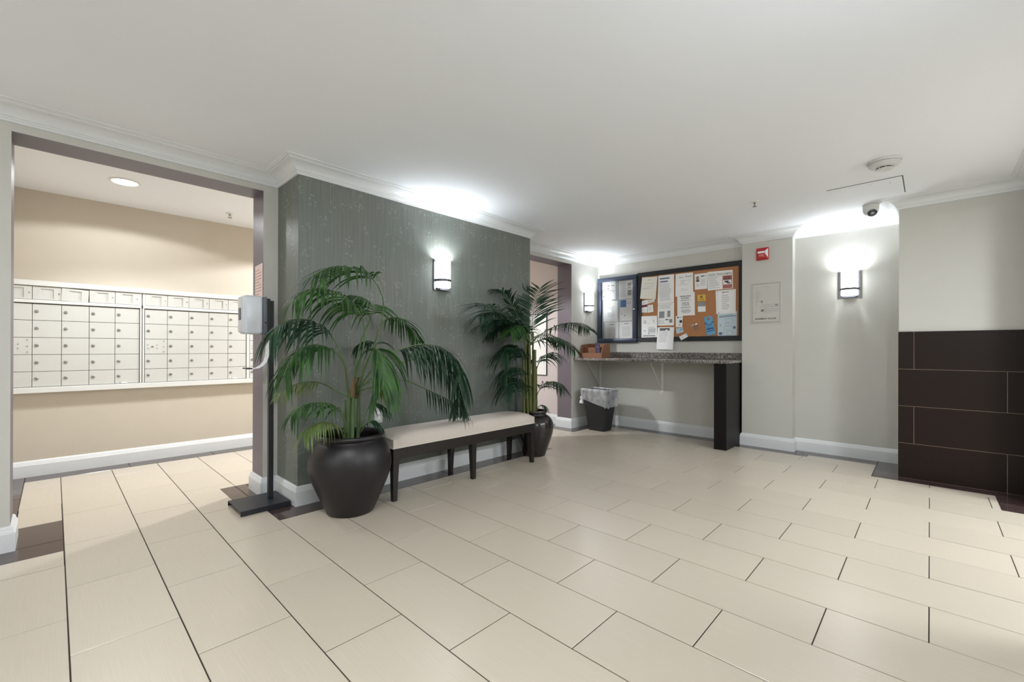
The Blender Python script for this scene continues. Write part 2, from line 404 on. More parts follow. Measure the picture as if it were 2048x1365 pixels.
# baseboards with an ogee cap
BBP = [(0, 0), (.02, 0), (.02, .095), (.017, .099), (.017, .103), (.0135, .108), (.012, .118), (.008, .127), (.004, .131), (0, .131)]
run = [(XL, YR), (XL, YM), (OX0, YM), (OX0, YI), (CLX, YI), (CLX, YB), (PKX, YB), (PKX, YI), (QX1, YI), (QX1, YM), (XF, YM), (XF, 1.526), (XC, 1.526), (XC, 1.04), (XF, 1.04), (XF, BY)]
struct(part('baseboard_outer', MB().sweep(run, BBP), 'trim_white', smooth=28, origin=(0, 0, 0)))
isl = [(OX1, YI), (OX1, YM), (GX0, YM), (GX0, YG), (GX1, YG), (GX1, YM), (QX0, YM), (QX0, YI)]
struct(part('baseboard_middle', MB().sweep(isl, BBP, closed=True), 'trim_white', smooth=28, origin=(0, 0, 0)))
struct(part('baseboard_right', MB().sweep([(XB, YR), (EX1, YR), (EX1, YRI)], BBP), 'trim_white', smooth=28, origin=(4.7, YR, 0)))
struct(part('baseboard_right_rear', MB().sweep([(EX0, YRI), (EX0, YR), (XL, YR)], BBP), 'trim_white', smooth=28, origin=(0, YR, 0)))

# ------------------------------------------------------------------ floor: tiles laid one by one over a grout bed
floor = struct(part('floor', MB().box(XL-.1, XF+.1, -2.7, YB+.1, -.08, -.0022), 'grout_dark', origin=(0, 0, 0)))
def sub(rs, c):
    out = []
    for a in rs:
        x0, x1, y0, y1 = a; X0, X1, Y0, Y1 = max(x0, c[0]), min(x1, c[1]), max(y0, c[2]), min(y1, c[3])
        if X0 >= X1 or Y0 >= Y1: out.append(a); continue
        for q in ((x0, X0, y0, y1), (X1, x1, y0, y1), (X0, X1, y0, Y0), (X0, X1, Y1, y1)):
            if q[1]-q[0] > .012 and q[3]-q[2] > .012: out.append(q)
    return out
solid = [(XL-1, OX0, YM, YI), (OX1, QX0, YM, YI), (QX1, XF+1, YM, YI), (GX0, GX1, YG, YM), (XC, XF, 1.04, 1.526), (XB, XF, YRI, BY),
         (EX1, XF, YRI, YR), (XL-1, EX0, YRI, YR)]
dark = [(.9657, 3.68, 2.908, YG), (.9657, GX0, 2.908, YM), (.865, GX0, 3.282, 3.872), (XL, .038, 3.282, YM), (OX0, .038, YM-.01, 3.868),
        (CLX, .038, YI, 3.868), (.865, 4.6, YI, 3.872), (CLX, -.161, YI, YB), (CLX, PKX, 5.155, YB), (4.595, PKX, 3.3, YB), (GX1, 3.68, 2.908, YM),
        (GX1, 3.81, 3.3, 3.872), (4.595, XF, 3.3, YM), (5.25, XF, .357, YM), (5.165, XC, .887, 1.68), (4.75, XB, -.54, .357), (4.75, XF, BY, .357),
        (4.35, XB, YRI, -.346), (4.35, EX1, YRI-.17, -.346), (XL, EX0+.17, -.54, -.37)]
area = [(XL, XF, YR, YM), (CLX, PKX, YM, YB), (EX0-.2, XB, -2.6, YR)]
X0T, DXT, Y0T, DYT, GAP = .0393, .3088, .9198, .6116, .0042
cache = {}
def tile_mesh(wd, ln, mtl):
    key = (round(wd, 3), round(ln, 3), mtl)
    if key not in cache:
        c = .0012; a, b_ = wd/2, ln/2; mb = MB()
        mb.add([(-a, -b_, -.006), (a, -b_, -.006), (a, b_, -.006), (-a, b_, -.006), (-a, -b_, -c), (a, -b_, -c), (a, b_, -c), (-a, b_, -c),
                (-a+c, -b_+c, 0), (a-c, -b_+c, 0), (a-c, b_-c, 0), (-a+c, b_-c, 0)],
               [(0, 1, 5, 4), (1, 2, 6, 5), (2, 3, 7, 6), (3, 0, 4, 7), (4, 5, 9, 8), (5, 6, 10, 9), (6, 7, 11, 10), (7, 4, 8, 11), (8, 9, 10, 11)])
        cache[key] = mesh_of('floor_tile', mb, mtl, fixn=False)
    return cache[key]
hidden = {'tile_cream': MB(), 'tile_dark': MB()}
def lay(r, mtl, name):
    wd, ln = r[1]-r[0]-GAP, r[3]-r[2]-GAP
    if wd < .006 or ln < .006: return
    cx, cy = (r[0]+r[1])/2, (r[2]+r[3])/2
    dep = cx*FW.x+cy*FW.y; lat = cx*CR.x+cy*CR.y
    if dep < .95 or abs(lat) > dep*1.25+.5 or (cy > 3.7 and cx > 2.3 and cx < 3.7):       # outside what the camera can see
        hidden[mtl].box(r[0]+GAP/2, r[1]-GAP/2, r[2]+GAP/2, r[3]-GAP/2, -.006, 0); return
    o = bpy.data.objects.new(name, tile_mesh(wd, ln, mtl)); COL.objects.link(o); o.parent = floor; o.location = (cx, cy, 0)
def touch(a, b_):
    e = 1e-6
    xs_ = min(a[1], b_[1])-max(a[0], b_[0]); ys_ = min(a[3], b_[3])-max(a[2], b_[2])
    return (abs(xs_) < e and ys_ > .002) or (abs(ys_) < e and xs_ > .002)
def lay_cut(grp):
    if len(grp) == 1: return lay(grp[0], 'tile_cream', 'floor_tile')
    cx, cy = (min(g[0] for g in grp)+max(g[1] for g in grp))/2, (min(g[2] for g in grp)+max(g[3] for g in grp))/2
    mb = MB(); h = GAP/2
    for g in grp:
        sh = [h, h, h, h]
        for k in grp:
            if k is g: continue
            yo = min(g[3], k[3])-max(g[2], k[2]); xo = min(g[1], k[1])-max(g[0], k[0])
            if yo > .002 and abs(k[1]-g[0]) < 1e-6: sh[0] = 0
            if yo > .002 and abs(k[0]-g[1]) < 1e-6: sh[1] = 0
            if xo > .002 and abs(k[3]-g[2]) < 1e-6: sh[2] = 0
            if xo > .002 and abs(k[2]-g[3]) < 1e-6: sh[3] = 0
        mb.box(g[0]+sh[0], g[1]-sh[1], g[2]+sh[2], g[3]-sh[3], -.006, 0)
    part('floor_tile', mb, 'tile_cream', floor, origin=(cx, cy, 0), fixn=False)
for i in range(-10, 19):
    x0 = X0T+i*DXT
    off = Y0T + (0 if i % 2 == 0 else .3058)
    for j in range(-8, 10):
        y0 = off+j*DYT; rs = []
        for A in area:
            q = (max(x0, A[0]), min(x0+DXT, A[1]), max(y0, A[2]), min(y0+DYT, A[3]))
            if q[1]-q[0] > .01 and q[3]-q[2] > .01: rs.append(q)
        if len(rs) == 2 and abs(rs[0][0]-rs[1][0]) < 1e-6 and abs(rs[0][1]-rs[1][1]) < 1e-6 and abs(rs[0][3]-rs[1][2]) < 1e-6:
            rs = [(rs[0][0], rs[0][1], rs[0][2], rs[1][3])]
        for c in solid+dark: rs = sub(rs, c)
        if len(rs) == 1: lay(rs[0], 'tile_cream', 'floor_tile')
        elif rs:
            todo = list(rs)
            while todo:
                grp = [todo.pop()]; grew = True
                while grew:
                    grew = False
                    for r in list(todo):
                        if any(touch(r, g) for g in grp): grp.append(r); todo.remove(r); grew = True
                lay_cut(grp)
done = []
for D in dark:
    rs = [D]
    for c in solid+done: rs = sub(rs, c)
    done.append(D)
    for r in rs:
        lx, ly = r[1]-r[0], r[3]-r[2]
        nx, ny = max(1, round(lx/.6116)), max(1, round(ly/.6116))
        for a in range(nx):
            for b_ in range(ny):
                lay((r[0]+lx*a/nx, r[0]+lx*(a+1)/nx, r[2]+ly*b_/ny, r[2]+ly*(b_+1)/ny), 'tile_dark', 'border_tile')
for k, mb in hidden.items():
    if mb.v:
        o = part('floor_tile_field' if k == 'tile_cream' else 'border_tile_field', mb, k, floor, origin=(0, 0, 0)); o['kind'] = 'stuff'

# ------------------------------------------------------------------ brown wall tiles on the block
blk = bpy.data.objects['wall_block']
part('grout_bed', MB().box(XB-.0168, XB, YR, BY+.004, 0, 1.205), 'grout_wall', blk)
zs = [-.004, .29, .598, .905, 1.217]
for k in range(4):
    z0, z1 = zs[k], zs[k+1]
    jy = [BY+.004, -.415, -1.0] if k % 2 == 0 else [BY+.004, .096, YR-.2]
    for a, b_ in zip(jy, jy[1:]):
        b_ = max(b_, YR)
        part('wall_tile', MB().rbox(XB-.018, XB-.004, b_+.0015, a-.0015, max(z0, 0)+.0015, z1-.0015, .0008, 1), 'tile_brown', blk)

# ------------------------------------------------------------------ bench
bx0, bx1, by0, by1 = 1.622, 3.118, 2.684, 3.015
bench = thing('bench', 'long upholstered bench with cream seat and dark wooden legs against the green wallpaper', 'bench', ((bx0+bx1)/2, (by0+by1)/2, 0))
fr = MB()
for (a, b_, c, d) in ((bx0, bx1, by0, by0+.022), (bx0, bx1, by1-.022, by1), (bx0, bx0+.022, by0+.022, by1-.022), (bx1-.022, bx1, by0+.022, by1-.022)):
    fr.rbox(a, b_, c, d, .288, .366, .002, 1)
part('apron', fr, 'wood_dark', bench)
def leg(cx, cy, sx, sy):
    t, b_ = .05, .032
    top = [(cx-t/2, cy-t/2, .34), (cx+t/2, cy-t/2, .34), (cx+t/2, cy+t/2, .34), (cx-t/2, cy+t/2, .34)]
    ox, oy = sx*(t-b_)/2, sy*(t-b_)/2
    bot = [(cx+ox-b_/2, cy+oy-b_/2, 0), (cx+ox+b_/2, cy+oy-b_/2, 0), (cx+ox+b_/2, cy+oy+b_/2, 0), (cx+ox-b_/2, cy+oy+b_/2, 0)]
    mb = MB().add(bot+top, ((3, 2, 1, 0), (4, 5, 6, 7), (0, 1, 5, 4), (1, 2, 6, 5), (2, 3, 7, 6), (3, 0, 4, 7)))
    part('leg', mb, 'wood_dark', bench)
for sx, x in ((-1, bx0+.027), (0, (bx0+bx1)/2), (1, bx1-.027)):
    for sy, y in ((-1, by0+.027), (1, by1-.027)): leg(x, y, sx, sy)
# domed cushion
mb = MB(); nx, ny = 40, 12
def cush(s, t):
    fx = 1-abs(2*s-1)**9; fy = 1-abs(2*t-1)**5
    h = .062+.036*max(0, fx)**.5*max(0, fy)**.5+.008*math.sin(PI*t)
    return h
vs_, fs_ = [], []
for i in range(nx+1):
    for j in range(ny+1):
        s, t = i/nx, j/ny; vs_.append((bx0+.001+(bx1-bx0-.002)*s, by0+.001+(by1-by0-.002)*t, .366+cush(s, t)))
for i in range(nx):
    for j in range(ny):
        a = i*(ny+1)+j; fs_.append((a, a+ny+1, a+ny+2, a+1))
edge = [i*(ny+1) for i in range(nx+1)]+[nx*(ny+1)+j for j in range(1, ny+1)]+[i*(ny+1)+ny for i in range(nx-1, -1, -1)]+[j for j in range(ny-1, 0, -1)]
base = len(vs_)
for e_ in edge: vs_.append((vs_[e_][0], vs_[e_][1], .3665))
for q in range(len(edge)):
    q2 = (q+1) % len(edge); fs_.append((edge[q], edge[q2], base+q2, base+q))
fs_.append(tuple(range(base, base+len(edge))))
seat = part('seat', MB().add(vs_, fs_), 'fabric_cream', bench, smooth=50)
part('welt', MB().tube([(bx0, by0, .369), (bx1, by0, .369), (bx1, by1, .369), (bx0, by1, .369), (bx0, by0, .369)], .004, 6), 'welt_cream', seat)

# ------------------------------------------------------------------ palms
def cat(P, n):
    P = [Vector(p) for p in P]; Q = [P[0]*2-P[1]]+P+[P[-1]*2-P[-2]]; out = []
    for i in range(1, len(Q)-2):
        for k in range(n):
            t = k/n; a, b_, c, d = Q[i-1:i+3]
            out.append(.5*((2*b_)+(c-a)*t+(2*a-5*b_+4*c-d)*t*t+(-a+3*b_-3*c+d)*t**3))
    out.append(P[-1]); return out
def frond(parent, pts, t0, L, nl, droop, wd, mtl, ymax=3.078, fwd=.75, rnd=.1, stem='stem_green', r0=.006):
    C = cat(pts, 10); N = len(C)-1
    part_r = MB().tube(C, [r0*(1-.75*i/N) for i in range(N+1)], 6)
    mb = MB()
    for k in range(nl):
        t = t0+(1-t0)*(k+.5)/nl; f = t*N; i = min(int(f), N-1)
        p = C[i].lerp(C[i+1], f-i); tg = (C[min(i+1, N)]-C[max(i-1, 0)]).normalized()
        q = (k+.5)/nl
        prof = (.55+.45*math.sin(PI*min(1, q*1.25+.15))) if q < .7 else (1-.55*(q-.7)/.3)
        up = Vector((0, 0, 1)); sd = tg.cross(up)
        if sd.length < .2: sd = Vector((CR.x, CR.y, 0))
        sd.normalize(); un = sd.cross(tg).normalized()
        for sgn in (-1, 1):
            ln = L*prof*random.uniform(1-rnd, 1+rnd)
            fw = fwd*(1+.5*max(0, q-.75)*3)
            d = (sd*sgn*random.uniform(.75, 1.0)+tg*fw+un*random.uniform(.05, .35)).normalized()
            path = []; ns = 6; dr = droop*random.uniform(.8, 1.2)
            pp = Vector(p); dd = Vector(d)
            for s_ in range(ns+1):
                path.append(Vector(pp))
                dd = (dd+Vector((0, 0, -dr*.42))).normalized(); pp = pp+dd*(ln/ns)
            for v in path: v.y = min(v.y, ymax if v.x < 3.53 else 3.44)
            vs2, fs2 = [], []
            for s_, v in enumerate(path):
                tt = (path[min(s_+1, ns)]-path[max(s_-1, 0)]).normalized()
                sv = tt.cross(un); sv = sv.normalized() if sv.length > .05 else sd
                ww = wd*(.28+.72*min(1, s_/1.6))*(1-(s_/ns)**2.4)+.0003
                nrm = sv.cross(tt).normalized()
                vs2 += [v-sv*ww/2, v-nrm*ww*.12, v+sv*ww/2]
            for w_ in vs2: w_.y = min(w_.y, (ymax if w_.x < 3.53 else 3.44)+.006)
            for w_ in vs2:
                if w_.x > 1.6 and 2.665 < w_.y < 3.03 and w_.x < 3.14: w_.z = max(w_.z, .478)
            for s_ in range(ns):
                a = s_*3; fs2 += [(a, a+1, a+4, a+3), (a+1, a+2, a+5, a+4)]
            mb.add(vs2, fs2)
    o = part('frond', mb, mtl, parent, smooth=60, origin=tuple(C[0]), fixn=False)
    part('rachis', part_r, stem, o, smooth=60)
    return o
def P(u, v, y): return onplane(u, v, 1, y)

# --- large palm in the big urn
pc = Vector((1.35, 2.755, 0))
palm1 = thing('potted_palm', 'large drooping palm in a wide dark urn at the corner of the wallpapered wall', 'potted plant', pc)
prof1 = [(.135, 0), (.146, .004), (.150, .012), (.158, .03), (.178, .075), (.205, .135), (.232, .2), (.25, .25), (.2585, .295), (.2595, .33), (.254, .365), (.243, .4),
         (.226, .435), (.208, .458), (.197, .468), (.193, .476), (.199, .480), (.209, .487), (.212, .497), (.208, .507), (.198, .512), (.186, .508), (.182, .495), (.184, .47), (.19, .44), (.19, .42)]
part('pot', MB().lathe(prof1, pc, 64), 'pot_glaze', palm1, smooth=50)
part('soil', MB().lathe([(.001, .44), (.10, .442), (.184, .438)], pc, 32, cap=False), 'soil', palm1, smooth=60)
for dx, dy, r in ((.06, -.06, .022), (.085, -.03, .016), (-.03, -.1, .014)):
    part('pebble', MB().lathe([(.001, -r*.6), (r*.8, -r*.4), (r, 0), (r*.75, r*.45), (.001, r*.65)], pc+Vector((dx, dy, .448)), 12), 'pebble', palm1, smooth=60)
def P1(u, v, y=2.755): return P(u, v, y)
for (u0, u1, v1, y, r) in ((697, 700, 780, 2.76, .013), (704, 708, 770, 2.72, .011), (716, 718, 776, 2.78, .011), (690, 690, 800, 2.80, .008)):
    b0 = P1(u0, 868, y); b0.z = .43
    part('stem', MB().tube(cat([b0, P1((u0+u1)/2, 820, y), P1(u1, v1, y)], 6), [r*1.15]*7+[r]*6, 10), 'stem_green', palm1, smooth=60)
for (u, v, y) in ((706, 778, 2.72), (714, 780, 2.78)):
    part('leaf_sheath', MB().tube([P1(u-2, v+18, y), P1(u, v, y), P1(u+3, v-25, y)], [.012, .018, .006], 8), 'stem_brown', palm1, smooth=60)
B1, B2, B3 = (702, 790, 2.75), (712, 785, 2.74), (697, 795, 2.78)
FR1 = [  # points (u, v, depth plane), leaflet start, length, count, droop, width, material
 ([B2, (738, 720, 2.76), (762, 650, 2.76), (766, 600, 2.74), (745, 558, 2.70), (712, 538, 2.66), (668, 533, 2.62), (632, 548, 2.60)], .56, .28, 26, .55, .019, 'leaf_green'),
 ([B1, (726, 700, 2.72), (727, 645, 2.70), (712, 618, 2.68), (690, 597, 2.66), (655, 579, 2.63), (615, 580, 2.60), (588, 600, 2.58)], .34, .26, 30, .75, .018, 'leaf_green'),
 ([B3, (690, 735, 2.80), (678, 700, 2.82), (660, 668, 2.82), (632, 646, 2.80), (598, 638, 2.78), (562, 648, 2.76), (540, 676, 2.74)], .42, .27, 28, .85, .018, 'leaf_deep'),
 ([B3, (692, 742, 2.76), (680, 715, 2.74), (660, 698, 2.72), (632, 690, 2.70), (602, 697, 2.68), (580, 722, 2.66), (567, 752, 2.64)], .40, .25, 26, .9, .017, 'leaf_green'),
 ([B2, (748, 690, 2.82), (764, 650, 2.84), (778, 636, 2.86), (802, 640, 2.88), (824, 658, 2.88), (836, 684, 2.88)], .48, .22, 20, .6, .018, 'leaf_green'),
 ([B2, (726, 745, 2.66), (738, 715, 2.60), (750, 698, 2.54), (763, 712, 2.49), (768, 745, 2.46), (765, 780, 2.44)], .42, .30, 26, .95, .02, 'leaf_green'),
 ([B2, (745, 740, 2.70), (775, 712, 2.66), (808, 697, 2.63), (845, 689, 2.60), (880, 694, 2.58), (905, 714, 2.56), (918, 742, 2.55), (917, 765, 2.55)], .33, .33, 38, .95, .019, 'leaf_deep'),
 ([B2, (750, 752, 2.78), (800, 728, 2.76), (845, 716, 2.75), (882, 726, 2.74), (903, 752, 2.73), (915, 786, 2.72), (918, 812, 2.72)], .42, .28, 28, .95, .018, 'leaf_deep'),
 ([B2, (760, 770, 2.80), (810, 762, 2.80), (845, 776, 2.78), (872, 788, 2.77), (898, 800, 2.76), (918, 812, 2.76), (930, 826, 2.76)], .45, .20, 20, .9, .017, 'leaf_deep'),
 ([(694, 866, 2.72), (688, 840, 2.70), (668, 812, 2.68), (634, 805, 2.64), (602, 813, 2.62), (582, 832, 2.60)], .3, .17, 24, .85, .014, 'leaf_green'),
 ([(690, 866, 2.72), (676, 856, 2.68), (652, 845, 2.64), (626, 851, 2.60), (608, 870, 2.57)], .25, .15, 22, .8, .012, 'leaf_olive'),
 ([B3, (672, 782, 2.84), (642, 767, 2.86), (610, 765, 2.86), (580, 774, 2.84), (552, 792, 2.82)], .4, .12, 16, .7, .012, 'leaf_olive'),
 ([(716, 866, 2.74), (728, 838, 2.70), (740, 812, 2.68), (758, 808, 2.66), (776, 820, 2.64)], .42, .15, 16, .8, .014, 'leaf_deep'),
 ([(720, 866, 2.76), (734, 848, 2.72), (750, 842, 2.70), (766, 858, 2.68)], .3, .12, 14, .8, .011, 'leaf_deep'),
 ([B1, (720, 690, 2.84), (740, 640, 2.86), (744, 612, 2.88), (726, 596, 2.90), (700, 590, 2.92)], .45, .22, 18, .9, .018, 'leaf_green'),
 ([B2, (735, 720, 2.86), (752, 690, 2.90), (732, 682, 2.92), (712, 692, 2.94)], .5, .17, 14, .9, .016, 'leaf_deep'),
 ([B2, (728, 770, 2.66), (748, 765, 2.62), (766, 775, 2.58), (776, 795, 2.56)], .35, .15, 14, .9, .015, 'leaf_olive'),
]
for pts, t0, L, nl, dr, wd, mt in FR1:
    frond(palm1, [P(*p) for p in pts], t0, L*1.24, int(nl*.95), dr*1.1, wd*.92, mt)

# --- second palm, thick canes, brown jar behind the bench end
pc2 = Vector((3.335, 2.872, 0))
palm2 = thing('potted_palm', 'upright palm with thick yellow-green canes in a slim brown jar beyond the bench', 'potted plant', pc2)
prof2 = [(.10, 0), (.108, .004), (.112, .012), (.124, .05), (.146, .11), (.168, .175), (.184, .235), (.19, .285), (.186, .325), (.172, .36), (.148, .388), (.126, .402),
         (.116, .41), (.113, .420), (.119, .425), (.127, .432), (.129, .441), (.124, .449), (.114, .45), (.105, .444), (.103, .43), (.105, .41), (.108, .39)]
part('pot', MB().lathe(prof2, pc2, 56), 'pot_brown', palm2, smooth=50)
part('soil', MB().lathe([(.001, .41), (.06, .412), (.104, .408)], pc2, 28, cap=False), 'soil', palm2, smooth=60)
for (u0, u1, v1, y, r) in ((1053, 1053, 690, 2.90, .017), (1061, 1058, 672, 2.86, .02), (1068, 1070, 700, 2.83, .017), (1058, 1062, 720, 2.93, .014), (1073, 1072, 742, 2.86, .011), (1048, 1046, 712, 2.86, .013), (1064, 1066, 664, 2.90, .012), (1056, 1050, 668, 2.84, .010)):
    b0 = P(u0, 828, y); b0.z = .4
    C = cat([b0, P((u0*2+u1)/3, 780, y), P((u0+u1*2)/3, 735, y), P(u1, v1, y)], 6)
    rr = [r*(1.06-.35*i/len(C))*(1.07 if i % 3 == 0 else 1) for i in range(len(C))]
    part('cane', MB().tube(C, rr, 10), 'cane', palm2, smooth=60)
T = (1062, 690, 2.87)
FR2 = [
 ([T, (1064, 660, 2.88), (1066, 632, 2.90), (1070, 604, 2.92), (1080, 576, 2.95)], .25, .24, 26, .22, .017, 'leaf_deep', .7),
 ([T, (1045, 664, 2.80), (1020, 640, 2.74), (988, 616, 2.68), (956, 606, 2.64)], .2, .22, 34, .45, .018, 'leaf_deep', .9),
 ([T, (1042, 668, 2.90), (1016, 645, 2.92), (990, 640, 2.92), (962, 650, 2.92)], .2, .2, 30, .6, .018, 'leaf_deep', .9),
 ([T, (1046, 650, 2.98), (1026, 616, 3.0), (1010, 590, 3.02), (994, 580, 3.03)], .3, .17, 24, .4, .017, 'leaf_deep', .9),
 ([T, (1078, 672, 2.86), (1102, 657, 2.84), (1131, 647, 2.82), (1158, 648, 2.80), (1178, 660, 2.79)], .3, .2, 28, .5, .017, 'leaf_deep', .9),
 ([T, (1076, 682, 2.78), (1098, 676, 2.72), (1126, 682, 2.68), (1150, 700, 2.65)], .2, .19, 26, .6, .016, 'leaf_deep', .9),
 ([(1056, 730, 2.88), (1044, 712, 2.86), (1029, 699, 2.84), (1012, 698, 2.82), (1003, 716, 2.80)], .15, .2, 24, .75, .018, 'leaf_deep', .9),
 ([(1056, 765, 2.88), (1044, 746, 2.86), (1029, 735, 2.84), (1012, 742, 2.82), (1004, 756, 2.82)], .15, .17, 22, .8, .016, 'leaf_deep', .9),
 ([(1056, 808, 2.86), (1046, 782, 2.82), (1032, 767, 2.80), (1017, 768, 2.78), (1008, 782, 2.76)], .2, .19, 24, .9, .015, 'leaf_deep', .8),
 ([(1070, 810, 2.84), (1076, 786, 2.82), (1090, 768, 2.80), (1110, 764, 2.78), (1127, 778, 2.76)], .3, .16, 20, .7, .013, 'leaf_deep', .9),
 ([(1070, 750, 2.84), (1078, 726, 2.82), (1090, 712, 2.80), (1106, 704, 2.78)], .3, .17, 16, .85, .014, 'leaf_deep', .8),
 ([T, (1054, 672, 2.78), (1046, 656, 2.72), (1034, 652, 2.66), (1020, 664, 2.60)], .2, .2, 24, .6, .018, 'leaf_green', .9),
 ([T, (1040, 660, 2.84), (1012, 634, 2.82), (980, 624, 2.80), (958, 632, 2.78)], .15, .18, 36, .55, .019, 'leaf_deep', .8),
 ([T, (1044, 672, 2.94), (1022, 652, 2.98), (1000, 652, 3.0), (978, 668, 3.02)], .15, .17, 30, .7, .019, 'leaf_deep', .8),
 ([(1057, 725, 2.92), (1042, 702, 2.94), (1024, 690, 2.96), (1006, 700, 2.97)], .12, .17, 24, .8, .018, 'leaf_deep', .8),
 ([(1056, 790, 2.9), (1044, 768, 2.9), (1028, 756, 2.9), (1012, 764, 2.9)], .15, .16, 24, .85, .016, 'leaf_deep', .8),
 ([(1073, 822, 2.84), (1080, 812, 2.82), (1088, 812, 2.80), (1094, 820, 2.79)], .3, .07, 10, .8, .010, 'leaf_deep', .8),
 ([T, (1072, 676, 2.92), (1088, 668, 2.98), (1106, 674, 3.04), (1120, 690, 3.08)], .2, .15, 18, .6, .015, 'leaf_green', .9),
]
for pts, t0, L, nl, dr, wd, mt, fw in FR2:
    frond(palm2, [P(*p) for p in pts], t0, L*1.5, int(nl*1.1), dr*.85, wd*.95, mt, fwd=fw, r0=.005)

# ------------------------------------------------------------------ hand sanitiser stand
st_ = thing('sanitizer_stand', 'black floor stand with a white hand sanitizer dispenser beside the mail opening', 'sanitizer stand', (.96, 3.27, 0))
pl_ = MB(); X0_, X1_, Y0_, Y1_ = .812, 1.11, 3.132, 3.425
pl_.rbox(X0_, X1_, Y0_, Y1_, .029, .033, .0015, 1)
pl_.rbox(X0_, X1_, Y0_, Y0_+.004, 0, .032, .0015, 1); pl_.rbox(X0_, X1_, Y1_-.004, Y1_, 0, .032, .0015, 1)
part('base_plate', pl_, 'metal_black', st_)
part('pole', MB().rbox(1.012, 1.044, 3.262, 3.294, .033, 1.39, .003, 2), 'metal_black', st_)
part('back_bracket', MB().rbox(.985, 1.012, 3.232, 3.324, 1.12, 1.4, .003, 1), 'plastic_black', st_)
disp = part('dispenser_body', MB().rbox(.85, .962, 3.212, 3.342, 1.158, 1.413, .018, 3), 'plastic_white', st_, smooth=40)
part('dispenser_cover', MB().rbox(.842, .865, 3.222, 3.332, 1.168, 1.405, .01, 3), 'plastic_white', disp, smooth=40)
part('sight_window', MB().rbox(.838, .846, 3.255, 3.3, 1.25, 1.33, .003, 2), 'plastic_grey', disp, smooth=40)
part('dispenser_back', MB().rbox(.962, .988, 3.214, 3.34, 1.16, 1.408, .005, 2), 'plastic_grey', st_, smooth=40)
part('key_hole', MB().lathe([(.006, 0), (.006, .002)], (.976, 3.214, 1.235), 16, M=Matrix.Rotation(PI/2, 4, 'X')), 'plastic_black', st_)
path = [(1.008, 1.15), (1.007, 1.06), (1.003, 1.01), (.992, .975), (.972, .948), (.945, .932), (.912, .926), (.885, .926)]
tr_ = MB(); n_ = len(path)
for k in range(n_-1):
    (xa, za), (xb, zb) = path[k], path[k+1]
    tr_.add([(xa, 3.24, za), (xb, 3.24, zb), (xb, 3.316, zb), (xa, 3.316, za), (xa+.002, 3.24, za-.002), (xb+.002, 3.24, zb-.002), (xb+.002, 3.316, zb-.002), (xa+.002, 3.316, za-.002)],
            ((0, 1, 2, 3), (7, 6, 5, 4), (0, 4, 5, 1), (3, 2, 6, 7)))
tray = part('drip_tray_arm', tr_, 'plastic_white', st_, smooth=60)
part('drip_tray', MB().rbox(.868, .905, 3.232, 3.324, .926, .934, .002, 1), 'plastic_black', tray)

# notice on the purple jamb
nq = [(OX1-.002, 3.655, 1.674), (OX1-.002, 3.484, 1.682), (OX1-.002, 3.482, 1.37), (OX1-.002, 3.652, 1.37)]
nt_ = part('notice', MB().prism(nq, (-.001, 0, 0)), 'paper_pink', None); tag(nt_, 'pale pink printed notice taped to the purple door jamb', 'notice')
pr_ = MB()
for k in range(11):
    z = 1.64-k*.022; wv = .14 if k % 4 else .09
    pr_.quad((OX1-.0035, 3.645, z), (OX1-.0035, 3.645-wv, z+.003), (OX1-.0035, 3.645-wv, z-.004), (OX1-.0035, 3.645, z-.007))
part('print_lines', pr_, 'ink_pink', nt_)

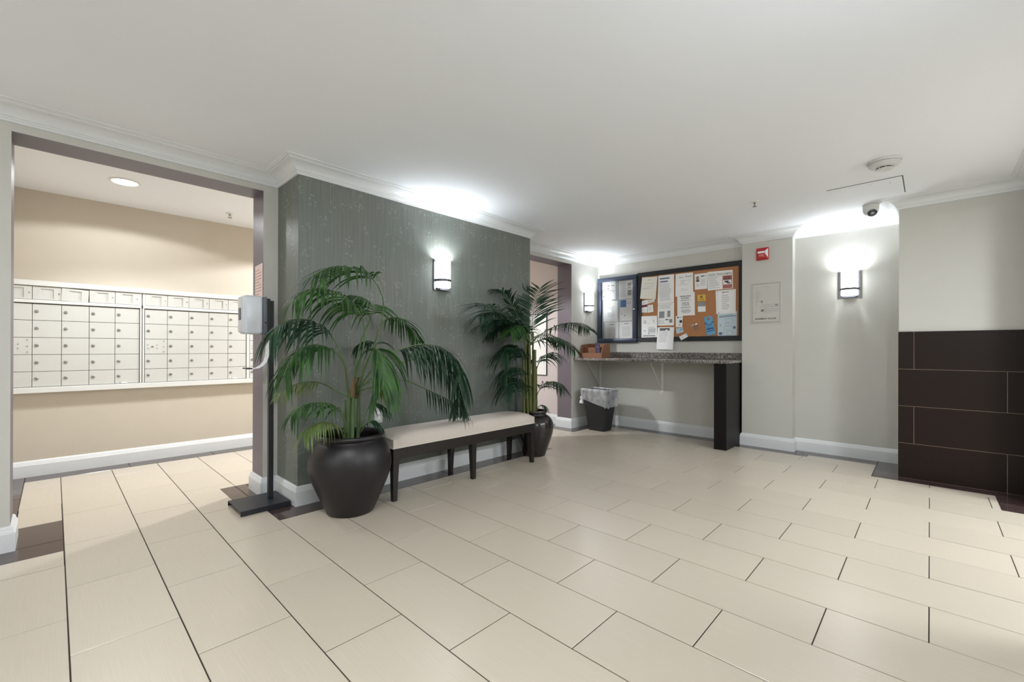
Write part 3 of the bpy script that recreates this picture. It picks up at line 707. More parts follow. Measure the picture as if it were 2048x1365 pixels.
# ------------------------------------------------------------------ mailboxes
YMB = 5.318                                          # face of the doors
ZR = [.739, .866, 1.006, 1.147, 1.289, 1.426]; PW = .168
def mailunit(x0, label, crooked=False, cols=range(5)):
    t = thing('mailbox_unit', label, 'mailboxes', (x0+2.5*PW, YMB+.02, .739), 'wall mailbox units')
    x1 = x0+5*PW
    part('housing', MB().box(x0-.012, x1+.012, YMB+.006, YB, .739, 1.571), 'gap_dark', t)
    fm = MB()
    fm.rbox(x0-.0165, x0-.004, YMB-.008, YMB+.008, .739, 1.432, .002, 1); fm.rbox(x1+.004, x1+.0165, YMB-.008, YMB+.008, .739, 1.432, .002, 1)
    fm.rbox(x0-.014, x1+.014, YMB-.012, YMB+.008, 1.432, 1.458, .002, 1)
    fm.rbox(x0-.0165, x0+.002, YMB-.005, YMB+.008, 1.458, 1.571, .002, 1); fm.rbox(x1-.002, x1+.0165, YMB-.005, YMB+.008, 1.458, 1.571, .002, 1)
    part('frame', fm, 'steel_mail_frame', t)
    for c in cols:
        xa, xb = x0+c*PW+.0016, x0+(c+1)*PW-.0016
        for k in range(5):
            z0, z1 = ZR[k]+.0018, ZR[k+1]-.0018
            d = part('mail_door', MB().rbox(xa, xb, YMB, YMB+.006, z0, z1, .0012, 1), 'steel_mail', t)
            zl = (z0+z1)/2+.006; MR = Matrix.Rotation(PI/2, 4, 'X')
            if c == 0 and k == 2:
                for (dx, dz, r) in ((.055, 0, .009), (.022, .016, .0035), (.022, -.016, .0035), (.09, .016, .0035), (.09, -.016, .0035), (.14, .052, .004), (.14, .0, .004), (.14, -.048, .004)):
                    part('master_lock' if r > .005 else 'screw', MB().lathe([(r, 0), (r, .004), (r*.7, .006)], (xa+dx, YMB, (z0+z1)/2+dz), 14, M=MR), 'lock_steel', d, smooth=40)
            else:
                lk = part('lock', MB().lathe([(.0125, 0), (.0125, .003), (.0095, .0055), (.0095, .0075), (.006, .008)], (xa+.024, YMB, zl), 18, M=MR), 'lock_steel', d, smooth=40)
        # tag door of the column, with a recessed window
        tz0, tz1 = 1.461, 1.569; dz = 0
        wx0, wx1, wz0, wz1 = xa+.046, xa+.12, tz0+.012, tz1-.018
        tb = MB(); yf = YMB-.007
        for (a, b_, c_, e_) in ((xa, wx0, tz0, tz1), (wx1, xb, tz0, tz1), (wx0, wx1, tz0, wz0), (wx0, wx1, wz1, tz1)): tb.box(a, b_, yf, yf+.0085, c_, e_)
        tb.box(wx0-.001, wx1+.001, yf+.007, yf+.0085, wz0-.001, wz1+.001)
        if crooked and c == 2:
            R_ = Matrix.Translation((xa, 0, tz1)) @ Matrix.Rotation(.045, 4, 'Y') @ Matrix.Translation((-xa, 0, -tz1)); dz = 1
            tb.v = [tuple(R_ @ Vector(v)+Vector((0, -.006, 0))) for v in tb.v]
        td = part('tag_door', tb, 'steel_mail', t)
        if not dz: part('tag_lock', MB().lathe([(.0045, 0), (.0045, .003)], (xb-.014, yf, (tz0+tz1)/2), 12, M=Matrix.Rotation(PI/2, 4, 'X')), 'lock_steel' if c != 1 else 'gap_dark', td)
    st2 = MB().box(x0+4*PW+.02, x0+4*PW+.085, YMB-.0015, YMB, .742, .753)
    if 4 in cols:
        k_ = part('sticker', st2, 'paper', t)
        part('sticker_print', MB().box(x0+4*PW+.026, x0+4*PW+.044, YMB-.0022, YMB-.0014, .745, .75), 'ink_black', k_)
    return t
ux = (.546-5*PW, .585, 1.458)
mailunit(ux[0], 'white mailbox unit with one tag door hanging crooked', True)
mailunit(ux[1], 'white mailbox unit in the middle of the mail wall, all tag doors straight')
mailunit(ux[2], 'white mailbox unit reaching behind the sanitizer dispenser and purple jamb', cols=range(3))
tag(part('mailbox_rail', MB().rbox(-.32, 2.32, YMB-.02, YB, 1.573, 1.616, .003, 1), 'steel_mail_frame', None), 'white metal rail along the top of the mailbox bank', 'rail')
tag(part('mailbox_rail', MB().rbox(-.32, 2.32, YMB-.02, YB, .69, .737, .003, 1), 'steel_mail_frame', None), 'white metal rail along the bottom of the mailbox bank', 'rail')

# ------------------------------------------------------------------ ceiling fittings and lamps
def light(name, kind, loc, energy, parent=None, **kw):
    ld = bpy.data.lights.new(name, kind); ld.energy = energy; ld.color = kw.pop('color', (.87, .945, 1.0))
    rot = kw.pop('rot', (0, 0, 0))
    for k, v in kw.items(): setattr(ld, k, v)
    o = bpy.data.objects.new(name, ld); COL.objects.link(o); o.rotation_euler = rot; place(o, loc, parent); return o
def downlight(x, y, z, label, k=1.0):
    t = thing('recessed_downlight', label, 'ceiling light', (x, y, z-.012), 'corridor downlights')
    part('trim_ring', MB().lathe([(.098, 0), (.1, -.003), (.094, -.007), (.082, -.009), (.076, -.004), (.074, 0)], (x, y, z), 40), 'lamp_trim', t, smooth=50)
    part('lens', MB().lathe([(.0745, -.0035), (.05, -.0055), (.001, -.006)], (x, y, z), 36, cap=False), 'lens_lit', t, smooth=50)
    light('downlight_lamp', 'AREA', (x, y, z-.012), DOWN_W, t, shape='DISK', size=.13, spread=math.radians(110), color=(.925, .965, 1.0))
    light('downlight_lamp', 'SPOT', (x, y, z-.02), DOWN_W*3.6*k, t, spot_size=math.radians(155), spot_blend=.12, shadow_soft_size=.045, color=(.925, .965, 1.0))
downlight(.38, 4.575, ZC2, 'round white recessed light in the corridor ceiling facing the mailboxes')
downlight(2.57, 4.49, ZC2, 'round white recessed light in the corridor ceiling behind the wallpapered wall', 7.0)

def sprinkler(x, y, z, label):
    t = thing('fire_sprinkler', label, 'sprinkler', (x, y, z-.05), 'ceiling sprinklers')
    part('escutcheon', MB().lathe([(.034, 0), (.033, -.004), (.02, -.008), (.012, -.008)], (x, y, z), 24), 'lamp_trim', t, smooth=50)
    hd = part('head', MB().lathe([(.010, -.008), (.010, -.018), (.006, -.02), (.006, -.026)], (x, y, z), 14), 'chrome', t, smooth=50)
    part('frame_arm', MB().tube([(x-.011, y, z-.02), (x-.013, y, z-.032), (x, y, z-.043), (x+.013, y, z-.032), (x+.011, y, z-.02)], .0025, 6), 'chrome', hd)
    part('deflector', MB().lathe([(.017, -.043), (.017, -.0455), (.004, -.047)], (x, y, z), 16), 'chrome', t, smooth=50)
sprinkler(1.17, 4.90, ZC2, 'small brass-tipped sprinkler in the corridor ceiling before the beige wall')
sprinkler(4.13, 1.085, ZC, 'small white sprinkler in the lobby ceiling near the column')

# smoke detector
sx, sy = 3.835, .222
sm = thing('smoke_detector', 'round white smoke detector on the lobby ceiling', 'smoke detector', (sx, sy, ZC-.06))
part('base', MB().lathe([(.092, 0), (.094, -.004), (.09, -.014), (.082, -.018)], (sx, sy, ZC), 40), 'detector_white', sm, smooth=40)
hd = part('head', MB().lathe([(.078, -.016), (.086, -.02), (.085, -.030), (.072, -.040), (.052, -.046), (.044, -.047)], (sx, sy, ZC), 40), 'detector_white', sm, smooth=40)
part('chamber', MB().lathe([(.044, -.046), (.044, -.054)], (sx, sy, ZC), 32), 'plastic_black', hd, smooth=40)
for k in range(8):
    a = 2*PI*k/8+.2; c, s = math.cos(a), math.sin(a)
    part('rib', MB().tube([(sx+.045*c, sy+.045*s, ZC-.046), (sx+.045*c, sy+.045*s, ZC-.056)], .003, 6), 'detector_white', hd)
part('cap', MB().lathe([(.046, -.054), (.046, -.057), (.036, -.062), (.001, -.064)], (sx, sy, ZC), 32), 'detector_white', hd, smooth=40)
part('indicator', MB().lathe([(.003, 0), (.003, -.002)], (sx+.058, sy-.03, ZC-.043), 8), 'alarm_red', hd)

# dome camera
dx_, dy_ = 4.915, .375
dc = thing('dome_camera', 'small white dome security camera on the lobby ceiling by the tiled block', 'camera', (dx_, dy_, ZC-.095))
part('base', MB().lathe([(.052, 0), (.058, -.004), (.058, -.03), (.056, -.034)], (dx_, dy_, ZC), 40), 'detector_white', dc, smooth=40)
part('shell', MB().lathe([(.056, -.034), (.057, -.045), (.053, -.066), (.042, -.083), (.024, -.094), (.001, -.097)], (dx_, dy_, ZC), 40), 'detector_white', dc, smooth=50)
dirc = Vector((-.62, -.25, -.62)).normalized(); q_ = dirc.to_track_quat('Z', 'Y').to_matrix().to_4x4()
eye = part('lens', MB().lathe([(.034, 0), (.034, .018), (.028, .022), (.024, .019), (.001, .019)], Vector((dx_, dy_, ZC-.048))+dirc*.034, 32, M=q_), 'dome_glass', dc, smooth=40)
part('lens_ring', MB().lathe([(.014, .019), (.014, .023), (.010, .024), (.009, .020)], Vector((dx_, dy_, ZC-.048))+dirc*.034, 24, M=q_), 'chrome', eye, smooth=40)

# ceiling access panel
ap = thing('access_panel', 'square white access hatch with a thin dark gap in the lobby ceiling', 'access panel', (4.47, .37, ZC-.004))
part('shadow_gap', MB().box(4.238, 4.703, .143, .598, ZC-.0015, ZC), 'gap_dark', ap)
part('hatch_frame', MB().box(4.246, 4.703, .149, .598, ZC-.004, ZC-.001), 'ceiling_white', ap)
part('hatch', MB().box(4.285, 4.665, .185, .56, ZC-.0052, ZC-.0042), 'ceiling_white', ap)
for x, y in ((4.3, .33), (4.3, .5), (4.36, .22)): part('screw', MB().lathe([(.005, 0), (.004, -.0015)], (x, y, ZC-.0052), 10), 'chrome', ap)

# wall sconces
def sconce(c, nrm, label, e=None):
    """c: centre on the wall, nrm: outward normal of the wall"""
    N = Vector(nrm); S = Vector((0, 0, 1)).cross(N).normalized(); c = Vector(c)
    M = Matrix(((S.x, 0, N.x, c.x), (S.y, 0, N.y, c.y), (0, 1, 0, c.z), (0, 0, 0, 1)))   # local x along wall, y up, z out
    W = lambda x, y, z: M @ Vector((x, y, z))
    t = thing('wall_sconce', label, 'wall lamp', tuple(c-Vector((0, 0, .133))), 'lobby wall sconces')
    hw, hh, gw, sag = .09, .133, .066, .078
    bp = MB()
    for (x0, x1, y0, y1) in ((-hw, -gw-.002, -hh, hh), (gw+.002, hw, -hh, hh), (-gw-.002, gw+.002, -hh, -hh+.026), (-gw-.002, gw+.002, hh-.014, hh), (-gw-.002, gw+.002, -hh+.026, hh-.014)):
        z1 = .010 if (y1-y0) > .2 and abs(x0) > gw else .006
        bm = bmesh.new(); bmesh.ops.create_cube(bm, size=1)
        for v in bm.verts: v.co = Vector(((x0+x1)/2+v.co.x*(x1-x0), (y0+y1)/2+v.co.y*(y1-y0), z1/2+v.co.z*z1))
        bp.bm(bm, None, M)
    bpo = part('back_plate', bp, 'bronze', t)
    R_ = (gw*gw+sag*sag)/(2*sag); A = math.asin(min(1, gw/R_)); 
    if sag > gw: A = PI-A
    def arc(r_off, n=18):
        return [((R_+r_off)*math.sin(-A+2*A*i/n), sag-R_+(R_+r_off)*math.cos(-A+2*A*i/n)+.006) for i in range(n+1)]
    gl = MB(); a1, a2 = arc(0), arc(-.004); y0, y1 = -hh+.03, hh-.012; n = len(a1)
    for i in range(n-1):
        gl.add([W(a1[i][0], y0, a1[i][1]), W(a1[i+1][0], y0, a1[i+1][1]), W(a1[i+1][0], y1, a1[i+1][1]), W(a1[i][0], y1, a1[i][1])], ((0, 1, 2, 3),))
    part('glass_shade', gl, 'opal_glass' if e is None else 'opal_glass_fill', t, smooth=60, fixn=False)
    def band(ya, yb, off, name, ext=0):
        b1, b2 = arc(off+.004), arc(off); bb = MB()
        for i in range(len(b1)-1):
            q = [W(b1[i][0], ya, b1[i][1]), W(b1[i+1][0], ya, b1[i+1][1]), W(b1[i+1][0], yb, b1[i+1][1]), W(b1[i][0], yb, b1[i][1]),
                 W(b2[i][0], ya, b2[i][1]), W(b2[i+1][0], ya, b2[i+1][1]), W(b2[i+1][0], yb, b2[i+1][1]), W(b2[i][0], yb, b2[i][1])]
            bb.add(q, ((0, 1, 2, 3), (7, 6, 5, 4), (0, 4, 5, 1), (3, 2, 6, 7)))
        part(name, bb, 'bronze', t, smooth=60)
    band(-.056, -.034, .001, 'band')
    lo = MB()
    bm = bmesh.new(); bmesh.ops.create_cube(bm, size=1)
    for v in bm.verts: v.co = Vector((v.co.x*.1, -hh+.011+v.co.y*.016, .026+v.co.z*.04))
    lo.bm(bm, None, M); part('lower_bar', lo, 'bronze', t)
    for sx_ in (-1, 1):
        part('screw_knob', MB().lathe([(.006, 0), (.006, .012), (.003, .014)], W(sx_*.058, -hh+.02, .01), 12, M=M.to_3x3().to_4x4()), 'bronze', bpo, smooth=40)
    part('bulb', MB().lathe([(.002, -.03), (.012, -.022), (.018, -.004), (.016, .014), (.008, .024), (.001, .026)], W(0, .08, .042), 16), 'lens_lit', t, smooth=60)
    light('sconce_lamp', 'POINT', tuple(W(0, .08, .042)), e or SCONCE_W, t, shadow_soft_size=.026)
sconce((2.34, YG, 1.70), (0, -1, 0), 'lit bronze sconce with opal glass on the green wallpaper')
sconce((5.175, YM, 1.71), (0, -1, 0), 'lit bronze sconce with opal glass on the wall beside the purple opening')
sconce((XF, .577, 1.708), (-1, 0, 0), 'lit bronze sconce with opal glass between the column and the tiled block')

sconce((1.1, YR, 1.70), (0, 1, 0), 'added unseen fill sconce on the side wall nearer the vestibule opening', SCONCE_W*.8)  # this and the next sconce are out of view, added to lift ambient light
sconce((XL, 1.5, 1.70), (1, 0, 0), 'added unseen fill sconce on the rear lobby wall', SCONCE_W*.8)
# unseen flush lamps added as fill light in the rear lobby and vestibule
def flush(x, y, label, e):
    t = thing('fill_lamp', label, 'ceiling light', (x, y, ZC-.09), 'added fill lamps')
    part('base', MB().lathe([(.2, 0), (.21, -.01), (.2, -.025)], (x, y, ZC), 40), 'lamp_trim', t, smooth=50)
    part('diffuser', MB().lathe([(.195, -.025), (.18, -.05), (.13, -.075), (.06, -.088), (.001, -.09)], (x, y, ZC), 40, cap=False), 'fill_dome', t, smooth=50)
    light('fill_lamp_light', 'AREA', (x, y, ZC-.095), e, t, shape='DISK', size=.4)
flush(-1.3, 1.2, 'added unseen fill lamp on the rear lobby ceiling', FILL_W*.5)
flush(.2, .9, 'added unseen fill lamp on the lobby ceiling above the camera', FILL_W*.9)
flush(3.1, -1.35, 'added unseen fill lamp on the vestibule ceiling nearer the low wall', FILL_W*1.85)
flush(4.3, -1.35, 'added unseen fill lamp on the vestibule ceiling nearer the tiled block', FILL_W*1.85)

# ------------------------------------------------------------------ counter with brackets and end panel
ct = thing('counter', 'speckled grey granite counter shelf under the notice boards', 'counter', (5.14, 2.5, .91))
part('top', MB().rbox(4.83, XF-.001, 1.532, YM-.001, .912, .945, .008, 3), 'granite', ct, smooth=40)
part('backsplash', MB().rbox(XF-.022, XF-.001, 1.532, YM-.001, .946, 1.022, .002, 1), 'granite', ct)
pn = part('end_panel', MB().rbox(4.865, XF-.02, 1.542, 1.668, 0, .911, .002, 1), 'panel_black', None); tag(pn, 'glossy black upright panel carrying the granite counter end', 'panel')
def bracket(y, label):
    t = thing('shelf_bracket', label, 'bracket', (XF-.01, y, .48), 'counter brackets')
    part('wall_strap', MB().rbox(XF-.006, XF-.001, y-.016, y+.016, .485, .905, .001, 1), 'bracket_white', t)
    part('shelf_strap', MB().rbox(5.05, XF-.006, y-.016, y+.016, .9065, .9115, .001, 1), 'bracket_white', t)
    part('brace', MB().tube([(XF-.006, y, .53), (5.10, y, .905)], .0055, 6), 'bracket_white', t)
    for z in (.89, .50): part('screw', MB().lathe([(.005, 0), (.005, .002)], (XF-.006, y, z), 10, M=Matrix.Rotation(-PI/2, 4, 'Y')), 'gap_dark', t)
bracket(2.507, 'thin white shelf bracket under the middle of the granite counter')
bracket(3.44, 'thin white shelf bracket in the wall corner above the wastebasket')

# wastebasket with liner
wx, wy = 4.965, 3.145
wb = thing('wastebasket', 'black plastic wastebasket with a clear white liner under the counter', 'wastebasket', (wx, wy, 0))
def rrect(cx, cy, a, b_, r, z, n=6):
    out = []
    for (qx, qy, a0) in ((1, 1, 0), (-1, 1, PI/2), (-1, -1, PI), (1, -1, 1.5*PI)):
        for k in range(n+1):
            an = a0+PI/2*k/n; out.append((cx+qx*(a-r)+r*math.cos(an), cy+qy*(b_-r)+r*math.sin(an), z))
    return out
def loft(rings, m=None, closed_bottom=True):
    mb = MB(); n = len(rings[0])
    mb.v = [p for r in rings for p in r]
    for j in range(len(rings)-1):
        for i in range(n): mb.f.append((j*n+i, j*n+(i+1) % n, (j+1)*n+(i+1) % n, (j+1)*n+i)); mb.mi.append(0)
    if closed_bottom: mb.f.append(tuple(reversed(range(n)))); mb.mi.append(0)
    return mb
ring = []
for z, a, b_ in ((0, .095, .125), (.008, .1, .13), (.02, .101, .131), (.26, .118, .163), (.50, .135, .195), (.505, .142, .203), (.525, .143, .204), (.53, .138, .199), (.5, .128, .189), (.05, .094, .124)):
    ring.append(rrect(wx, wy, a, b_, .04, z))
part('bin', loft(ring), 'rubber_black', wb, smooth=40)
lr = []
def lin(z, a, b_, wob, slope=0, ph=0):
    pts = rrect(wx, wy, a, b_, .045, z, 10); out = []
    for i, (x, y, zz) in enumerate(pts):
        an = 2*PI*i/len(pts); wob_ = wob*.45; f = 1+wob_*math.sin(5*an+ph)+wob_*.7*math.sin(11*an+2*ph)
        out.append((wx+(x-wx)*f, wy+(y-wy)*f, zz+slope*(y-wy)/b_+wob*.5*math.sin(7*an)))
    return out
lr = [lin(.44, .122, .181, .01, 0, 1), lin(.515, .135, .196, .008, 0, 2), lin(.545, .145, .206, .01, 0, .4), lin(.54, .152, .214, .012, 0, .8), lin(.50, .156, .218, .018, .006, 1.5),
      lin(.45, .152, .214, .022, .014, 2.1), lin(.40, .146, .205, .024, .03, 2.7), lin(.355, .142, .2, .02, .045, 3.0)]
li = part('liner', loft(lr, None, False), 'liner_film', wb, smooth=70, fixn=False)
kn = (wx-.1, wy+.215, .40)
part('liner_knot', MB().lathe([(.006, .04), (.02, .03), (.026, .008), (.014, -.008), (.026, -.028), (.034, -.055), (.016, -.066)], kn, 12), 'plastic_white', li, smooth=60)

# wooden leaflet holder on the counter
hx0, hx1, hy0, hy1, hz = 4.95, 5.16, 3.11, 3.452, .9455
lh = thing('leaflet_holder', 'reddish wooden desk holder standing on the granite counter', 'holder', ((hx0+hx1)/2, (hy0+hy1)/2, hz))
part('bottom', MB().box(hx0, hx1, hy0, hy1, hz, hz+.008), 'wood_holder', lh)
part('back', MB().box(hx1-.008, hx1, hy0, hy1, hz+.008, hz+.19), 'wood_holder', lh)
for y in (hy0, hy1-.008):
    part('side', MB().prism([(hx0, y, hz+.008), (hx1-.008, y, hz+.008), (hx1-.008, y, hz+.19), (hx0+.05, y, hz+.175), (hx0, y, hz+.07)], (0, .008, 0)), 'wood_holder', lh)
part('front', MB().box(hx0, hx0+.006, hy0+.008, hy1-.008, hz+.008, hz+.065), 'wood_holder', lh)
part('divider', MB().box(hx0+.08, hx0+.086, hy0+.008, hy1-.008, hz+.008, hz+.14), 'wood_holder', lh)
lq = [(hx0+.02, 3.245, hz+.215), (hx0+.02, 3.17, hz+.205), (hx0-.004, 3.125, hz+.03), (hx0-.004, 3.2, hz+.035)]
lq = [(hx0+.045, 3.24, hz+.205), (hx0+.045, 3.168, hz+.195), (hx0+.008, 3.13, hz+.03), (hx0+.008, 3.2, hz+.035)]
lf = part('leaflet', MB().prism(lq, (.003, 0, 0)), 'leaflet_purple', None); tag(lf, 'narrow dark purple leaflet leaning in the wooden holder', 'leaflet')
def bil(q, s, t):
    a, b_, c, d = [Vector(p) for p in q]; return (a*(1-s)+b_*s)*(1-t)+(d*(1-s)+c*s)*t
pp = MB()
for (s0, s1, t0_, t1_) in ((.1, .3, .03, .1), (.6, .9, .06, .12), (.15, .8, .2, .24), (.15, .85, .3, .4), (.3, .9, .5, .53), (.3, .8, .57, .6), (.35, .9, .64, .67), (.35, .8, .71, .74), (.4, .9, .78, .81)):
    pp.add([bil(lq, s0, t0_)+Vector((-.0012, 0, 0)), bil(lq, s1, t0_)+Vector((-.0012, 0, 0)), bil(lq, s1, t1_)+Vector((-.0012, 0, 0)), bil(lq, s0, t1_)+Vector((-.0012, 0, 0))], ((0, 1, 2, 3),))
part('print_lines', pp, 'leaflet_print', lf)

# ------------------------------------------------------------------ lettering helper
_tc = {}
def text_geo(s):
    if s in _tc: return _tc[s]
    cu = bpy.data.curves.new('lettering', 'FONT'); cu.body = s; cu.size = 1; cu.resolution_u = 2; cu.offset = .018
    ob = bpy.data.objects.new('lettering_tmp', cu); COL.objects.link(ob)
    dg = bpy.context.evaluated_depsgraph_get(); me = bpy.data.meshes.new_from_object(ob.evaluated_get(dg))
    V = [tuple(v.co) for v in me.vertices]; F = [tuple(p.vertices) for p in me.polygons]
    bpy.data.objects.remove(ob); bpy.data.curves.remove(cu); bpy.data.meshes.remove(me)
    x0 = min(v[0] for v in V); x1 = max(v[0] for v in V); y0 = min(v[1] for v in V); y1 = max(v[1] for v in V)
    _tc[s] = ([((v[0]-x0)/(x1-x0), (v[1]-y0)/(y1-y0)) for v in V], F); return _tc[s]
def put_text(mb, q, s, s0, s1, t0, t1, off):
    V, F = text_geo(s)
    mb.add([bil(q, s0+(s1-s0)*x, t1+(t0-t1)*y)+off for x, y in V], F)
def put_bar(mb, q, s0, s1, t0, t1, off):
    mb.add([bil(q, s0, t0)+off, bil(q, s1, t0)+off, bil(q, s1, t1)+off, bil(q, s0, t1)+off], ((0, 1, 2, 3),))

# ------------------------------------------------------------------ notice boards
def B(x, y): return (1150+x/5.851, 500+y/5.851)
def on(x, y, X): u, v = B(x, y); return onplane(u, v, 0, X)
cx0, cx1, cz0, cz1 = 2.852, 3.462, 1.152, 2.072
cb = thing('notice_cabinet', 'glazed notice cabinet with a blue-grey metal frame beside the cork board', 'notice cabinet', (XF-.02, (cx0+cx1)/2, cz0))
cf = MB(); fw_ = .058
for (a, b_, c, d) in ((cx0, cx1, cz1-fw_, cz1), (cx0, cx1, cz0, cz0+fw_), (cx0, cx0+fw_, cz0+fw_, cz1-fw_), (cx1-fw_, cx1, cz0+fw_, cz1-fw_)):
    cf.rbox(XF-.05, XF-.001, a, b_, c, d, .006, 2)
part('frame', cf, 'board_blue', cb, smooth=40)
part('back_board', MB().box(XF-.012, XF-.003, cx0+.05, cx1-.05, cz0+.05, cz1-.05), 'board_back', cb)
part('pane', MB().box(XF-.034, XF-.031, cx0+.057, cx1-.057, cz0+.057, cz1-.057), 'pane_glass', cb)
part('lock', MB().lathe([(.012, 0), (.012, .008), (.008, .01)], (XF-.05, cx0+.03, 1.6), 16, M=Matrix.Rotation(-PI/2, 4, 'Y')), 'chrome', cb, smooth=40)
ky0, ky1, kz0, kz1 = 1.5315, 2.849, 1.165, 2.086
kb = thing('cork_board', 'large cork notice board in a wide black frame over the counter', 'cork board', (XF-.02, (ky0+ky1)/2, kz0))
kf = MB(); fw_ = .057
for (a, b_, c, d) in ((ky0, ky1, kz1-fw_, kz1), (ky0, ky1, kz0, kz0+fw_), (ky0, ky0+fw_, kz0+fw_, kz1-fw_), (ky1-fw_, ky1, kz0+fw_, kz1-fw_)):
    kf.rbox(XF-.03, XF-.001, a, b_, c, d, .003, 1)
part('frame', kf, 'board_dark', kb)
part('cork', MB().box(XF-.014, XF-.002, ky0+.05, ky1-.05, kz0+.05, kz1-.05), 'cork', kb)
_ord = [0]
def sheet(name, corners, X, label, cat_, mtl='paper', group='notices on the boards', lift=None, curl=0):
    q = [on(x, y, X) for x, y in corners]
    o = part(name, MB().prism([tuple(p) for p in q], (.0008, 0, 0)), mtl, None); tag(o, label, cat_, group); return o, q
OFF = Vector((-.0009, 0, 0))
def lines(o, q, specs, mtl, name='print_lines', k=1.0):
    mb = MB(); OFF = Vector((-.0009*k, 0, 0))
    for sp_ in specs:
        if isinstance(sp_[0], str): put_text(mb, q, *sp_, OFF)
        else: put_bar(mb, q, *sp_, OFF)
    return part(name, mb, mtl, o, fixn=False)
def para(s0, s1, t0, t1, n, jag=.25):
    out = []
    for k in range(n):
        t = t0+(t1-t0)*k/n; h = (t1-t0)/n*.4; out.append((s0, s1-(s1-s0)*jag*random.random(), t, t+h))
    return out
def frame_rect(s0, s1, t0, t1, w_=.012):
    return [(s0, s1, t0, t0+w_), (s0, s1, t1-w_, t1), (s0, s0+w_*1.2, t0, t1), (s1-w_*1.2, s1, t0, t1)]
G1 = 'papers inside the glazed cabinet'; XP = XF-.0145
o, q = sheet('posted_paper', [(318, 378), (475, 366), (475, 578), (320, 588)], XP, 'paper split by two ruled lines in the glazed cabinet', 'paper', 'paper', G1)
lines(o, q, [(.05, .95, .09, .105), (.02, .98, .5, .512)], 'ink_black'); lines(o, q, [(.1, .2, .2, .26), (.4, .58, .2, .26), (.68, .9, .2, .26), (.1, .18, .38, .44), (.4, .5, .36, .42), (.8, .86, .56, .6), (.06, .16, .8, .85)], 'ink_grey', 'print_marks')
o, q = sheet('posted_paper', [(515, 366), (672, 352), (668, 570), (516, 580)], XP, 'flyer with a grey photo strip in the glazed cabinet', 'paper', 'paper', G1)
lines(o, q, para(.08, .58, .1, .9, 14), 'ink_light'); lines(o, q, [(.66, .92, .15, .45), (.66, .94, .52, .82)], 'ink_grey', 'picture')
o, q = sheet('posted_paper', [(332, 600), (497, 598), (497, 840), (335, 842)], XP, 'plain typed letter in the glazed cabinet', 'paper', 'paper', G1)
lines(o, q, para(.3, .85, .28, .8, 9, .4), 'ink_light')
o, q = sheet('posted_paper', [(527, 585), (668, 577), (668, 828), (525, 833)], XP, 'flyer with a blue square picture in the glazed cabinet', 'paper', 'paper', G1)
lines(o, q, [(.03, .52, .02, .36)], 'ink_blue', 'picture'); lines(o, q, [(.58, .92, .1, .12), (.58, .9, .18, .2), (.12, .2, .64, .68), (.36, .44, .72, .78), (.1, .16, .9, .93)], 'ink_grey')
o, q = sheet('posted_paper', [(345, 846), (507, 845), (505, 1036), (345, 1038)], XP, 'letter with a ruled border on both sides in the glazed cabinet', 'paper', 'paper', G1)
lines(o, q, frame_rect(.08, .92, .06, .97, .008)+para(.22, .82, .34, .95, 9, .15), 'ink_light'); lines(o, q, [(.36, .7, .14, .18)], 'ink_grey', 'heading')
o, q = sheet('posted_paper', [(518, 846), (668, 838), (667, 1036), (518, 1038)], XP, 'letter with a single side rule in the glazed cabinet', 'paper', 'paper', G1)
lines(o, q, [(.07, .08, .06, .97)]+para(.22, .9, .3, .92, 7, .15), 'ink_light'); lines(o, q, [(.38, .75, .1, .14)], 'ink_grey', 'heading')

G2 = 'papers pinned to the cork board'
XK = XF-.0155
def ksheet(name, c, lift, label, cat_, mtl='paper'): return sheet(name, c, XK-lift, label, cat_, mtl, G2)
o, q = ksheet('pinned_paper', [(785, 325), (963, 312), (945, 578), (762, 572)], .016, 'blank-looking typed letter hanging askew at the cork board corner', 'paper', 'paper_warm')
lines(o, q, [(.16, .8, .29, .315), (.12, .84, .41, .43), (.12, .72, .49, .52), (.14, .4, .54, .56)], 'ink_light'); lines(o, q, [(.42, .6, .12, .14)], 'ink_grey', 'heading')
o, q = ksheet('pinned_paper', [(972, 306), (1158, 286), (1158, 616), (968, 632)], .001, 'long pale sheet with a two-line heading on the cork board', 'paper')
lines(o, q, [(.12, .72, .09, .14), (.14, .62, .2, .25)], 'ink_navy', 'heading'); lines(o, q, para(.12, .85, .3, .93, 13), 'ink_light')
o, q = ksheet('pinned_paper', [(1178, 286), (1380, 263), (1383, 505), (1175, 550)], .001, 'handwritten For Rent sheet on the cork board', 'paper')
lines(o, q, [('For', .22, .47, .13, .21), ('Rent', .58, .93, .12, .2)], 'ink_grey', 'lettering'); lines(o, q, [(.3, .5, .32, .335), (.3, .9, .34, .352), (.3, .5, .42, .45), (.2, .7, .52, .54), (.32, .5, .68, .7), (.3, .72, .76, .78)], 'ink_light')
o, q = ksheet('pinned_paper', [(1398, 287), (1551, 268), (1548, 455), (1403, 468)], .001, 'flyer with a small portrait photo of a dark-haired person', 'flyer')
lines(o, q, [(.1, .38, .17, .49)], 'ink_light', 'photo_background')
pm = MB()
def disc(mb, cs, ct_, rs, rt, off, n=16): mb.add([bil(q, cs+rs*math.cos(2*PI*k/n), ct_+rt*math.sin(2*PI*k/n))+off for k in range(n)], (tuple(range(n)),))
disc(pm, .24, .29, .085, .13, OFF*1.6); put_bar(pm, q, .1, .38, .42, .5, OFF*1.6); part('portrait_hair', pm, 'ink_brown', o, fixn=False)
pm = MB(); disc(pm, .245, .29, .04, .075, OFF*2.2); part('portrait_face', pm, 'skin_tone', o, fixn=False)
lines(o, q, para(.12, .38, .58, .86, 5)+para(.46, .9, .36, .8, 8), 'ink_light'); lines(o, q, [(.5, .72, .14, .22), (.72, .92, .16, .19)], 'ink_navy', 'signature')
